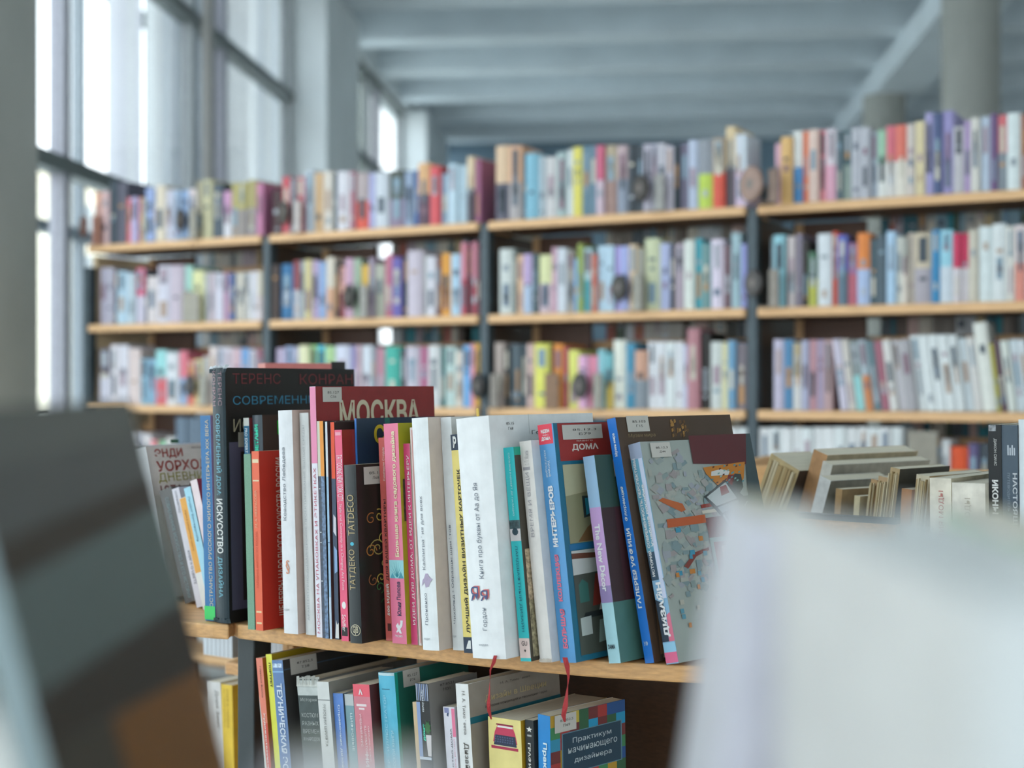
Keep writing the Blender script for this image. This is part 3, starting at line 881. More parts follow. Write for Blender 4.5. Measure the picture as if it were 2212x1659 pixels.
def lb(label, tl, xr, lean_px, d, xf=None, D=0.2, th=None, plane=ZL, shrink=0.97, lo=None, **k):
    """book standing on a lower board, base out of sight: top corner (image), far spine corner column, slope px per 100 px, depth"""
    xt, yt = tl
    th = theta(xt) if th is None else th
    s, c = math.sin(math.radians(th)), math.cos(math.radians(th))
    Q = at(xt, yt, d)
    Ht = Q.z - (CAMZ - plane)
    lean = math.degrees(math.atan2(lean_px / 100.0 / c, 1.0))
    H = Ht / math.cos(math.radians(lean))
    sh = math.tan(math.radians(lean)) * Ht
    P = Vector((Q.x + sh * c, Q.y - sh * s, CAMZ - plane))
    a = (xr - CX) / F
    T = (a * d - Q.x) / (c + a * s) * shrink
    if xf:
        qx, qd = Q.x + T * c, d - T * s
        a = (xf - CX) / F
        D = min(0.32, max(0.08, (a * qd - qx) / (s - a * c)))
    yb = yt + Ht / d * F
    return Book(label, P, th, lean, T, D, H, yb, yt, **k)


# ---- leaning books on the board beyond the dark post
B = lb('large white softcover standing behind the diary, its top edge rising to the blue spine', (266, 968), 278, 20, 2.02, xf=440, plane=ZM, th=30, sp='#dfe3e6', fr='#d8dde0', kind='cover')
B.rect('c', 0.55, 0.66, 958, 966, '#2f6a50'); B.rect('c', 0.1, 0.5, 972, 976, '#9aa4a8')
B = lb('thick white diary with red and olive cover lettering, leaning beside the blue spine', (287, 974), 316, 20, 1.93, xf=470, plane=ZM, th=33, sp='#eef0f2', fr='#e6ddd0', rnd_sp=0.12)
B.text('c', 'ЭНДИ', 'h', 0.10, 0.48, 980, 1002, '#b04a40', 0.02); B.text('c', 'УОРХОЛ', 'h', 0.10, 0.80, 1006, 1029, '#b04a40', 0.02)
B.text('c', 'ДНЕВНИКИ', 'h', 0.10, 0.93, 1032, 1054, '#a8a040', 0.0); B.text('c', '1976–1987', 'h', 0.10, 0.80, 1058, 1080, '#8a5048', 0.01)
B.text('c', 'ИЗ-ПОД РЕДАКЦИИ', 'h', 0.62, 0.98, 978, 984, '#6a6058', 0)
B = lb('dark grey slim book in clear wrapper leaning before the white diary', (344, 1062), 372, 27.5, 1.90, D=0.17, plane=ZM, th=33, sp='#5c5a58', fr='#6a6662', kind='gloss')
B.text('s', 'СОВРЕМЕННОЕ ИСКУССТВО И ЕГО ИСТОРИЯ', 'down', 0.35, 0.62, 1080, 1290, '#7c9498', 0)
B = lb('white slim paperback with dark spine lettering leaning on the orange one', (371, 1058), 387, 25.5, 1.865, D=0.16, plane=ZM, th=33, sp='#d8d4dc', fr='#cfccd2')
B.text('s', 'МАЛЕНЬКИЙ ЭТЮД', 'down', 0.3, 0.7, 1064, 1110, '#5a5660', 0); B.text('s', 'КНИГА О ЦВЕТЕ', 'down', 0.3, 0.7, 1190, 1260, '#5a5660', 0)
B = lb('slim book with orange upper spine and white foot, among the leaning ones', (388, 1078), 402, 25.5, 1.845, D=0.15, plane=ZM, th=33, sp='#e8e4dc', fr='#e0a850')
B.rect('s', 0.0, 1.0, 1079, 1236, '#f0ac4c', name='orange_band'); B.text('s', 'Книга рецептов цвета', 'down', 0.3, 0.68, 1105, 1190, '#b87828', 0)
B = lb('pale blue slim book leaning between the orange and the rose-edged one', (397, 1056), 412, 25, 1.83, D=0.15, plane=ZM, th=33, sp='#a8dcec', fr='#98c8d8')
B.text('s', 'Людвиг Витгенштейн', 'down', 0.3, 0.66, 1075, 1170, '#4a7890', 0)
B = lb('white and rose slim book leaning right against the blue spine', (411, 1040), 426, 25, 1.815, D=0.15, plane=ZM, th=33, sp='#f0dcdc', fr='#8a2c34')

# ---- upper board, first half
B = mb('blue hardcover with cream title on nineteenth-century interiors and green label at its foot', (444, 1341), 467, (430, 899), D=0.22, sp='#1f6fa8', fr='#c8a8d8', hard=True, kind='cover')
B.text('s', 'ПРОСТРАНСТВО РУССКОГО ЖИЛОГО ИНТЕРЬЕРА XIX ВЕКА', 'up', 0.50, 0.82, 908, 1330, '#d8c8a8', 0.005)
B.rect('s', 0.0, 1.02, 1309, 1338, '#3fd06a', name='green_label', off=0.0012)
B = mb('tall black jacketed book with red and blue cover lettering, worn at top and foot', (468, 1345), 497, (456, 796), xf=765, sp='#1c3038', fr='#1d1a16', hard=True, kind='gloss', rnd_sp=0.08)
B.text('s', 'КОНРАН', 'down', 0.08, 0.34, 803, 878, '#b89098', 0); B.text('s', 'ТЕРЕНС', 'down', 0.55, 0.80, 803, 878, '#a88890', 0)
B.text('s', 'СОВРЕМЕННЫЙ ДОМ:', 'down', 0.27, 0.72, 895, 1070, '#78b4c4', 0.012); B.text('s', 'ИСКУССТВО', 'down', 0.27, 0.72, 1078, 1195, '#e8e8e4', 0.02); B.text('s', 'ДИЗАЙНА', 'down', 0.27, 0.72, 1203, 1290, '#78b4c4', 0.012)
B.text('c', 'ТЕРЕНС', 'h', 0.05, 0.40, 808, 831, '#7a3236', -0.004); B.text('c', 'КОНРАН', 'h', 0.55, 0.98, 808, 832, '#7a3236', -0.004)
B.text('c', 'СОВРЕМЕННЫЙ ДОМ', 'h', 0.05, 1.02 - 0.03, 852, 880, '#3f86a4', 0); B.text('c', 'ИСКУССТВО', 'h', 0.05, 0.60, 907, 935, '#b0a488', 0)
B.rect('c', 0.02, 0.9, 957, 1318, '#5a5468', name='picture_border'); B.rect('c', 0.10, 0.82, 978, 1300, '#2e2420', name='cover_picture')
B.shapes('c', [('#4a3a34', [(0.16, 1230), (0.5, 1225), (0.5, 1165), (0.32, 1150), (0.18, 1175)]), ('#6a5648', [(0.14, 1270), (0.6, 1265), (0.6, 1245), (0.14, 1250)])])
B.rect('c', 0.08, 0.17, 936, 968, '#a8a294', name='shelf_label', off=0.0011)
# torn jacket edge: crumpled strips at the head and foot of the spine
for nm, z0_, sg in (('torn_jacket_head', B.H, 1), ('torn_jacket_foot', 0.0, -1)):
    m_ = MB(); r = random.Random(3)
    n_ = 11
    row = []
    for i in range(n_):
        x = -0.004 + (B.T + 0.006) * i / (n_ - 1)
        row.append([(x, -0.0012 - 0.0012 * (i % 2), z0_ - sg * 0.006), (x + r.uniform(-.001, .001), -0.0022 + 0.003 * r.random(), z0_ - sg * 0.001), (x + r.uniform(-.001, .001), -0.001 + 0.006 * r.random(), z0_ + (0.0005 + 0.004 * r.random() if sg > 0 else 0.0003))])
    for i in range(n_ - 1):
        for q in range(2):
            m_.face([row[i][q], row[i + 1][q], row[i + 1][q + 1], row[i][q + 1]], mat('#c8ccd0' if q else '#20343c', 'gloss'))
    m_.build(nm, B.o)
B = mb('salmon hardcover with black edge rising behind the tall black book', (560, 1352), 576, (556, 786), D=0.125, th=62, push=0.40, sp='#c87068', fr='#d87c74', hard=True)
B.rect('c', 0.82, 1.0, 782, 1000, '#1a1614', name='black_edge')
B = mb('slim petrol-blue book with white reinforced top behind the green cloth one', (539, 1357), 551, (524, 904), D=0.16, push=0.03, sp='#1f6f94', fr='#7a2c2c')
B.rect('s', 0, 1, 904, 921, '#d8d8d0', name='white_tape'); B.text('s', 'PRO EXPERT', 'down', 0.22, 0.72, 926, 980, '#d0dce4', 0.03)
B = mb('dark slate book with turquoise spine letters and green tag, behind the red one', (558, 1358), 582, (543, 898), xf=640, push=0.031, sp='#4a545c', fr='#4a3830', kind='gloss', rnd_sp=0.1)
B.text('s', 'ЦВЕТАМИ', 'up', 0.30, 0.74, 918, 990, '#38d8b0', 0.05)
B.rect('c', 0.30, 0.46, 911, 941, '#10d838', name='green_tag', off=0.001)
B = mb('slim grey-green cloth book', (536, 1358), 551, (525, 982), push=-0.006, D=0.2, sp='#7ea68c', fr='#6a8c78', kind='cloth')
B.o['label'] = 'slim grey-green cloth book at the end of the curved oak shelf'
B = mb('orange-red book on folk art with white title running up its cover', (553, 1362), 569, (542, 976), D=0.20, sp='#f0643c', fr='#c83424', kind='gloss')
B.rect('s', 0.08, 0.92, 993, 1001, '#f8d8b0'); B.text('s', 'М. А. НЕКРАСОВА', 'up', 0.3, 0.62, 1060, 1140, '#f4b890', 0); B.text('s', 'НАРОДНОЕ ИСКУССТВО РОССИИ', 'up', 0.3, 0.62, 1150, 1270, '#c8401c', 0)
B.rect('s', 0.08, 0.92, 1038, 1041, '#f8d8b0'); B.rect('s', 0.15, 0.85, 1320, 1324, '#f8d0a0'); B.rect('s', 0.15, 0.85, 1344, 1348, '#f8d0a0')
B.text('c', 'ШЕДЕВРЫ НАРОДНОГО ИСКУССТВА РОССИИ', 'up', 0.13, 0.20, 992, 1335, '#f0d8c8', 0.006)
B.rect('c', 0.255, 0.9, 1003, 1330, '#5a2c24', name='cover_picture'); B.sticker(0.24, 0.50, 981, 1003, ['85.12', 'Е 80'])
B = mb('thick white book with grey title and orange paragraph sign', (614, 1368), 645, (599, 888), D=0.215, sp='#e8e8ea', fr='#dfc8bc', hard=True, kind='cover', pages='#e0a060', rnd_sp=0.06)
B.text('s', 'Ководство Лебедева', 'up', 0.24, 0.52, 968, 1125, '#5a6470', 0); B.text('s', '§', 'h', 0.32, 0.60, 1210, 1240, '#e0906a', 0); B.text('s', 'издал', 'h', 0.1, 0.5, 1315, 1320, '#a0a4a8', 0)
B = mb('off-white book with faint grey title, right beside the paragraph-sign one', (661, 1371), 681, (645, 893), D=0.20, sp='#dededc', fr='#d8d0c8', kind='cover', rnd_sp=0.08)
B.text('s', 'АРХИТЕКТУРНО-ДИЗАЙНЕРСКОЕ ПРОЕКТИРОВАНИЕ ЖИЛОЙ СРЕДЫ', 'up', 0.3, 0.62, 920, 1340, '#b8babc', 0)
B = mb('tall dark red book with cream cover letters and pink-topped white spine', (684, 1377), 697, (667, 836), xf=937, sp='#e8e4ec', fr='#8c2424', kind='cover')
B.rect('s', 0, 1, 837, 1002, '#f092b4', name='pink_band')
B.text('s', 'МОСКВА НА УПАКОВКАХ И ЭТИКЕТКАХ', 'up', 0.28, 0.72, 1012, 1368, '#c85068', 0)
B.text('c', 'МОСКВА', 'h', 0.18, 0.86, 866, 925, '#d0c4a8', 0.028); B.sticker(0.05, 0.20, 838, 870, ['85.127', 'С56'])
B = mb('slim book with cream and orange head over dark marbled foot', (697, 1379), 711, (683, 911), D=0.2, sp='#24344a', fr='#202020', kind='mottle')
B.rect('s', 0, 0.42, 911, 1030, '#d4d0bc'); B.rect('s', 0.42, 1, 911, 1030, '#f09838'); B.rect('s', 0.45, 1, 1030, 1379, '#5a7494', kind='mottle')
for y in (1056, 1150, 1172, 1255):
    B.rect('s', 0.05, 0.3, y, y + 2, '#c8ccd0')
B = mb('slim pale blue book with white head, second of the thin ones by the red book', (713, 1381), 723, (701, 912), D=0.2, sp='#9cc0dc', fr='#5a3a3a')
B.rect('s', 0, 1, 912, 1031, '#d8dce0', name='white_band'); B.rect('s', 0, 1, 1291, 1381, '#c4d4e4'); B.rect('s', 0, 1, 1172, 1174, '#4a6888')
B = mb('slim book with orange-red head, navy body and torn white foot', (724, 1380), 733, (712, 913), push=-0.005, D=0.2, sp='#2a3c58', fr='#3a2824', kind='gloss')
B.rect('s', 0.1, 1, 913, 1035, '#f0542c', name='orange_band'); B.shapes('s', [('#d8d4dc', [(0.2, 1150), (0.9, 1160), (0.9, 1120), (0.3, 1112)]), ('#88a8d0', [(0.3, 1240), (1, 1235), (1, 1190), (0.3, 1180)]), ('#e0dcd8', [(0.1, 1379), (1, 1379), (1, 1345), (0.6, 1350), (0.4, 1340)])])
B = mb('thin pink-spined book with black cover, standing behind the rose-red one', (733, 1380), 736, (722, 912), D=0.11, push=0.004, sp='#f0a8b8', fr='#2c2622')
B.rect('c', 0.28, 0.5, 917, 926, '#b8b0a0')
B = mb('rose-red paperback with white english tattoo title and dark red cover', (738, 1383), 754, (721, 930), push=-0.006, D=0.18, sp='#f0587c', fr='#942c28', kind='gloss')
B.rect('s', 0.1, 0.85, 935, 942, '#f0a0b0'); B.text('s', 'TATTOOING NEW YORK CITY,', 'down', 0.08, 0.95, 984, 1085, '#f4e8ec', 0.0)
B.text('s', 'Style and Continuity in a Changing Art Form', 'down', 0.28, 0.75, 1090, 1275, '#f8c8d0', 0.0)
B.shapes('s', [('#f4ece8', [(0.5 + 0.28 * math.cos(a * 0.524), 1308 + 8 * math.sin(a * 0.524)) for a in range(12)][::-1])], name='emblem')
B.rect('s', 0.1, 0.9, 1355, 1374, '#1c1c1c'); B.text('s', 'Schiffer', 'down', 0.25, 0.75, 1328, 1364, '#f4ece8', 0.0)
B.text('c', 'ТРИ', 'h', 0.28, 0.75, 955, 1010, '#c8a890', -0.01)
B = mb('navy book with yellow cover letter and bright blue spine edge, behind the black one', (781, 1387), 789, (764, 905), xf=983, push=0.0145, shrink=0.6, sp='#3a7cc8', fr='#22344c', kind='gloss')
B.text('c', 'С', 'h', 0.16, 0.27, 920, 962, '#d8b828', 0.03); B.rect('c', 0.27, 0.32, 905, 1100, '#226a60', name='green_stripe'); B.text('c', 'трит', 'h', 0.33, 0.62, 938, 972, '#2c6a70', 0.02)
B.rect('c', 0.45, 0.52, 932, 944, '#b8b4a4')
B = mb('black book with gold spine letters and ornament of scrolls on its cover', (757, 1387), 783, (742, 1006), push=-0.006, D=0.19, sp='#22282a', fr='#241f1a', kind='gloss', rnd_sp=0.05)
B.text('s', 'ТАТДЕКО', 'up', 0.22, 0.78, 1188, 1275, '#c0a878', 0.0); B.text('s', 'TATDECO', 'up', 0.22, 0.78, 1070, 1158, '#c0a878', 0.0)
B.shapes('s', [('#48b8d0', [(0.5 + 0.16 * math.cos(a * 0.524), 1176 + 4 * math.sin(a * 0.524)) for a in range(12)][::-1])], name='dot')
B.text('s', 'GJB', 'h', 0.32, 0.78, 1352, 1371, '#c8bca0', 0.02); B.shapes('s', [('#c8bca0', [(0.55 + rr * 0.42 * math.cos(a * 0.35), 1361 + rr * 12.5 * math.sin(a * 0.35)) for a in range(18) for rr in (1,)][::-1]), ('#22282a', [(0.55 + 0.37 * math.cos(a * 0.35), 1361 + 11 * math.sin(a * 0.35)) for a in range(18)][::-1])], name='emblem')
B.sticker(0.06, 0.24, 1012, 1050, ['85.15', 'Л68'])
sc = []
r = random.Random(5)


def scroll(cx, cy, R, turns, hx, w=0.012, aspect=190.0, ph=0.0, flip=1):
    """flat spiral ornament as small quads (u, row)"""
    n_ = 22
    out = []
    pr = None
    for i in range(n_ + 1):
        a = ph + flip * turns * 2 * math.pi * i / n_; rr = R * (1 - 0.8 * i / n_)
        p = (cx + rr * math.cos(a), cy - rr * aspect * math.sin(a)); q = (cx + (rr - w) * math.cos(a), cy - (rr - w) * aspect * math.sin(a))
        if pr:
            quad = [pr[0], p, q, pr[1]]
            ar = sum(quad[k][0] * -quad[(k + 1) % 4][1] - quad[(k + 1) % 4][0] * -quad[k][1] for k in range(4))
            out.append((hx, quad if ar > 0 else quad[::-1]))
        pr = (p, q)
    return out


for cx_, cy_, R_, tn, hx_, ph, fl in ((0.22, 1125, 0.08, 1.2, '#a86a38', 1.0, 1), (0.34, 1120, 0.09, 1.3, '#c8a850', 2.0, -1), (0.20, 1195, 0.09, 1.4, '#b87838', 0, 1), (0.30, 1190, 0.12, 1.6, '#a89858', 3.0, -1), (0.38, 1170, 0.08, 1.2, '#d0b860', 1, 1),
                                     (0.22, 1258, 0.08, 1.2, '#98603a', 2, 1), (0.33, 1255, 0.07, 1.2, '#c0a850', 4, -1), (0.38, 1225, 0.06, 1.1, '#d8c070', 0, 1), (0.30, 1275, 0.08, 1.2, '#3c6c3c', 5, 1), (0.38, 1310, 0.07, 1.1, '#2c5a34', 3, -1)):
    sc += scroll(cx_ * 0.6 - 0.02, cy_, R_ * 0.6, tn, hx_, w=0.008, aspect=310.0, ph=ph, flip=fl)
B.shapes('c', sc, name='scroll_ornament')
B = mb('salmon paperback on flat decorating ideas', (834, 1384), 850, (816, 947), D=0.17, sp='#d8645c', fr='#c05850')
B.o['label'] = 'slim salmon paperback with white and black title, between the black and pink books'
B.text('s', 'Кимберли Сэлдин', 'up', 0.5, 0.85, 968, 1040, '#f0d8d0', 0); B.text('s', 'ДЛЯ ВАШЕЙ КВАРТИРЫ', 'up', 0.32, 0.8, 1080, 1255, '#3a2828', 0.01); B.text('s', '500 ИДЕЙ', 'up', 0.32, 0.8, 1262, 1330, '#f4e4dc', 0.03); B.rect('s', 0.3, 0.8, 1347, 1363, '#5a2c28', name='publisher_mark')
B = mb('thick bright pink gardening book with cream title and agave picture on its spine', (848, 1390), 880, (827, 917), D=0.2, sp='#f07a9a', fr='#b8b428', kind='gloss')
B.text('s', 'Большая книга садового дизайна', 'up', 0.48, 0.80, 934, 1204, '#f0e4b8', 0.03)
B.rect('s', 0.0, 1.0, 1211, 1250, '#9ed8dc', name='agave_picture')
B.shapes('s', [('#2a8a98', [(0.5, 1248), (0.55, 1248), (0.5 + 0.45 * math.cos(a), 1236 - 24 * math.sin(a))]) for a in (0.3, 0.75, 1.2, 1.6, 2.0, 2.5, 2.9)] + [('#5aa8b8', [(0.05, 1250), (0.4, 1250), (0.2, 1238)]), ('#4898a8', [(0.6, 1250), (0.98, 1250), (0.8, 1236)])], name='agave_leaves')
B.text('s', 'Юлия Попова', 'up', 0.45, 0.72, 1257, 1330, '#3a3a5a', 0.02)
B.shapes('s', [('#f8f0f0', [(0.3, 1366), (0.42, 1366), (0.75, 1352), (0.8, 1340), (0.62, 1340), (0.62, 1346)]), ('#f8f0f0', [(0.55, 1368), (0.7, 1368), (0.45, 1345), (0.3, 1352)])], name='emblem'); B.text('s', 'ЭКСМО', 'h', 0.22, 0.75, 1371, 1376, '#f8f0f0', 0.02)
B.rect('c', 0.02, 0.20, 1037, 1128, '#38402c', kind='mottle', name='cover_picture')
B = mb('slim magenta book with white serif title leaning on the pink gardening book', (889, 1391), 903, (870, 960), push=-0.0055, D=0.17, sp='#e0487c', fr='#d8c0b8')
B.text('s', 'ИДЕИ ДЛЯ ДОМА: ОТ ИДЕИ К ИНТЕРЬЕРУ', 'up', 0.45, 0.92, 985, 1350, '#f4e0e0', 0.01)
B = mb('thin cream-pink booklet squeezed beside the white calligraphy book', (905, 1397), 911, (884, 925), D=0.15, push=0.006, sp='#ecd8d0', fr='#e4d4cc')
B.rect('s', 0.6, 0.9, 930, 1390, '#d89088')
B = mb('thick white calligraphy book with lilac animal emblem on its spine', (914, 1404), 950, (888, 905), D=0.2, sp='#eceeee', fr='#e0cfc2', hard=True, rnd_sp=0.07)
B.text('s', 'Каллиграфия для всех', 'up', 0.30, 0.52, 1074, 1232, '#6a707c', 0); B.text('s', 'Проненко', 'up', 0.30, 0.52, 1282, 1350, '#6a707c', 0)
B.shapes('s', [('#b4a4bc', [(0.18, 1268), (0.36, 1258), (0.42, 1270), (0.62, 1268), (0.72, 1258), (0.86, 1252), (0.7, 1248), (0.6, 1240), (0.45, 1240), (0.34, 1250), (0.25, 1254)])], name='emblem'); B.text('s', 'издал', 'h', 0.15, 0.55, 1378, 1383, '#a8acb0', 0)
rb = MB()
rr_ = [(0.010, 0.0005), (0.016, -0.003), (0.022, -0.0045), (0.028, -0.0025), (0.027, 0.0012)]
B = mb('white type-specimen book with grey title, half hidden by the yellow spine', (979, 1402), 1003, (950, 904), push=-0.007, D=0.205, sp='#e6e8e8', fr='#dcdcd8', hard=True, rnd_sp=0.07)
B.text('s', 'Чихольд • Образцы шрифтов', 'up', 0.28, 0.55, 1136, 1348, '#6a707c', 0); B.text('s', 'издал', 'h', 0.1, 0.45, 1373, 1378, '#a8acb0', 0)
m_ = MB(); m_.prism([(B.T * 0.55, 0.05), (B.T * 0.75, 0.05), (B.T * 0.75, 0.0515), (B.T * 0.55, 0.0515)], B.H - 0.03, B.H + 0.009, mat('#f0c860', 'print')); m_.build('yellow_bookmark', B.o)
B = mb('pale yellow book with bold black title and navy ends, squeezed between white ones', (1003, 1411), 1029, (972, 941), D=0.18, sp='#f4d878', fr='#e8d080')
B.rect('s', 0, 1, 941, 975, '#28384c', name='navy_band'); B.text('s', 'Р', 'h', 0.2, 0.5, 945, 970, '#e4e4e0', 0.05); B.rect('s', 0, 1, 1377, 1411, '#28384c', name='navy_band')
B.text('s', 'ЛУЧШИЙ ДИЗАЙН ВИЗИТНЫХ КАРТОЧЕК', 'up', 0.30, 0.68, 1016, 1368, '#2c2620', 0.03)
B.shapes('s', [('#e8e8e4', [(0.2, 1402), (0.62, 1402), (0.62, 1384), (0.45, 1384), (0.3, 1393)])], name='ship_emblem')
B = mb('very thick white book with red and blue letters on its spine and a red ribbon', (1022, 1422), 1096, (984, 907), xf=1280, sp='#eef1f4', fr='#eef2ee', hard=True, rnd_sp=0.05)
BW = B
B.text('s', 'Книга про буквы от Аа до Яя', 'up', 0.42, 0.60, 1048, 1252, '#707884', 0); B.text('s', 'Гордон', 'up', 0.42, 0.58, 1314, 1362, '#707884', 0)
B.text('s', 'Яя', 'h', 0.14, 0.68, 1267, 1297, '#d8605c', 0.0); B.text('s', 'Яя', 'h', 0.10, 0.64, 1269, 1299, '#3c5480', -0.005, off=0.0009); B.text('s', 'издал', 'h', 0.26, 0.54, 1391, 1396, '#9ca0a8', 0)
B.text('c', '85.15', 'h', 0.15, 0.22, 922, 928, '#4a4a48', 0.0); B.text('c', 'Г68', 'h', 0.165, 0.21, 933, 939, '#4a4a48', 0.0); B.text('c', 'Гордон', 'h', 0.38, 0.62, 942, 953, '#4a4a48', 0); B.rect('c', 0.36, 0.363, 905, 950, '#a8aaa4')


def ribbon(bk, pts, w=0.0045, hx='#b0282c'):
    """ribbon bookmark hanging from the foot of a book; pts = image points at the book's spine depth"""
    inv = bk.mw.inverted()
    d = bk.mw.translation.y - 0.026
    c = [inv @ at(x, y, d) for x, y in pts]
    b = MB(); m = mat(hx, 'cloth')
    for i in range(len(c) - 1):
        tw0 = 0.6 + 0.4 * math.cos(i * 1.3); tw1 = 0.6 + 0.4 * math.cos((i + 1) * 1.3)
        p, q = c[i], c[i + 1]
        a = Vector((w / 2 * tw0, 0.0012 * math.sin(i * 1.3), 0)); e = Vector((w / 2 * tw1, 0.0012 * math.sin((i + 1) * 1.3), 0))
        th_ = Vector((0, 0.0004, 0))
        b.face([p - a, q - e, q + e, p + a], m); b.face([p + a + th_, q + e + th_, q - e + th_, p - a + th_], m)
        b.face([p - a + th_, q - e + th_, q - e, p - a], m); b.face([p + a, q + e, q + e + th_, p + a + th_], m)
    b.build('ribbon_bookmark', bk.o)


ribbon(BW, [(1070, 1416), (1066, 1432), (1059, 1447), (1058, 1470), (1057, 1495), (1055, 1520), (1056, 1535), (1061, 1554)])
B = mb('turquoise garden-design book with photo patch in the middle of its spine', (1125, 1422), 1149, (1087, 970), push=-0.018, D=0.2, sp='#34c4c8', fr='#4a4438', kind='gloss')
B.text('s', 'СИЛЬВИЯ РАЙХЕРТ ДЕ ПАЛАЦИО', 'down', 0.42, 0.64, 982, 1118, '#c8f0f0', 0)
B.rect('s', 0, 1, 1127, 1146, '#3c5458', kind='mottle', name='photo_patch'); B.rect('s', 0, 1, 1146, 1172, '#dcd4d4'); B.shapes('s', [('#2c4450', [(0.5 + 0.3 * math.cos(a * 0.6), 1152 + 8 * math.sin(a * 0.6)) for a in range(10)][::-1])], name='photo_spot')
B.text('s', 'ЛАНДШАФТНЫЙ ДИЗАЙН', 'down', 0.35, 0.68, 1182, 1366, '#2a6478', 0); B.rect('s', 0, 1, 1380, 1422, '#f0d4cc', name='pink_foot'); B.text('s', 'GU', 'h', 0.25, 0.78, 1386, 1396, '#3a3438', 0)
B.shapes('s', [('#2a2426', [(0.42, 1406), (0.52, 1410), (0.62, 1406), (0.52, 1403)])], name='emblem')
B.rect('c', 0.0, 0.25, 970, 988, '#1fa88c'); B.rect('c', 0.02, 0.6, 1190, 1300, '#c8b090', kind='mottle', name='gravel_picture'); B.rect('c', 0.02, 0.6, 1300, 1420, '#a49878', kind='mottle', name='gravel_picture')
B = mb('ivory hardcover with grey title about time and things, beside the turquoise one', (1167, 1424), 1196, (1122, 957), push=-0.018, D=0.19, sp='#e8e2dc', fr='#d8dce0', hard=True, rnd_sp=0.08, pages='#d8dce0')
B.text('s', 'ВРЕМЯ И ВЕЩИ', 'up', 0.35, 0.68, 1025, 1164, '#a8a4a8', 0); B.text('s', 'Л. П. Монин', 'up', 0.40, 0.75, 978, 1010, '#b0acac', 0); B.rect('s', 0.15, 0.75, 1013, 1020, '#a8a4a8')
m_ = MB(); r = random.Random(9)
for i in range(9):
    x = B.T * i / 9
    m_.face([(x, -0.0015 - B.bulge(x), 0.0005), (x + B.T / 9, -0.0015 - B.bulge(x + B.T / 9), 0.0005), (x + B.T / 9, -0.0012 - B.bulge(x), 0.003 + 0.002 * r.random()), (x, -0.0012 - B.bulge(x), 0.003 + 0.002 * r.random())], mat('#c8bcae', 'worn'))
m_.build('frayed_foot', B.o)
B = mb('sky-blue interiors book with red square at spine head and pink letters below', (1211, 1425), 1246, (1162, 921), push=-0.018, D=0.22, sp='#5a9ed4', fr='#1c6c88', kind='gloss')
BI = B
B.rect('s', 0.0, 0.92, 921, 964, '#f0485c', name='red_square'); B.text('s', 'ИДЕИ', 'h', 0.2, 0.75, 932, 941, '#f8ecec', 0.04); B.text('s', 'ВАШЕГО', 'h', 0.3, 0.68, 943, 946, '#f8ecec', 0); B.text('s', 'ДОМА', 'h', 0.2, 0.78, 948, 957, '#f8ecec', 0.04)
B.text('s', 'КОЛЛЕКЦИЯ', 'down', 0.25, 0.38, 977, 1035, '#e8f0f8', 0.0); B.text('s', 'Уютный', 'down', 0.45, 0.60, 1000, 1034, '#e8f0f8', 0)
B.text('s', 'ИНТЕРЬЕРОВ', 'up', 0.30, 0.62, 1054, 1186, '#f4f4f4', 0.05); B.text('s', 'КОЛЛЕКЦИЯ', 'up', 0.30, 0.60, 1202, 1302, '#f07890', 0.05); B.text('s', 'БОЛЬШАЯ', 'up', 0.30, 0.60, 1318, 1402, '#f07890', 0.05)
B.rect('c', 0.03, 0.42, 922, 1004, '#9c2c28', name='red_square'); B.text('c', 'ДОМА', 'h', 0.12, 0.32, 968, 984, '#e0d4cc', 0.03); B.text('c', 'ВАШЕГО', 'h', 0.16, 0.28, 960, 963, '#e0d4cc', 0)
B.sticker(0.06, 0.36, 926, 958, ['85.12,3', 'Б79'])
B.text('c', 'БОЛЬШАЯ', 'h', 0.44, 0.90, 932, 946, '#b83840', 0.02); B.text('c', 'ИНТЕРЬЕРЫ', 'h', 0.44, 1.0, 955, 988, '#e4e4dc', 0.03)
B.rect('c', 0.04, 0.95, 1012, 1182, '#8e8c6c', name='room_photo'); B.shapes('c', [('#b4b090', [(0.04, 1080), (0.5, 1060), (0.5, 1012), (0.04, 1012)]), ('#2a3a3c', [(0.16, 1130), (0.32, 1120), (0.30, 1084), (0.16, 1082)]), ('#2a98b4', [(0.18, 1124), (0.30, 1112), (0.28, 1088), (0.18, 1087)]), ('#7a5a38', [(0.1, 1180), (0.3, 1180), (0.36, 1150), (0.34, 1120), (0.18, 1150)]), ('#3ca8a4', [(0.34, 1080), (0.5, 1080), (0.5, 1055), (0.36, 1055)]), ('#5c9084', [(0.32, 1180), (0.6, 1180), (0.6, 1130), (0.38, 1130)]), ('#4a6050', [(0.36, 1130), (0.5, 1130), (0.5, 1080), (0.38, 1082)])], name='room_picture')
B.rect('c', 0.03, 1.0, 1184, 1196, '#1c6c9c', name='blue_band')
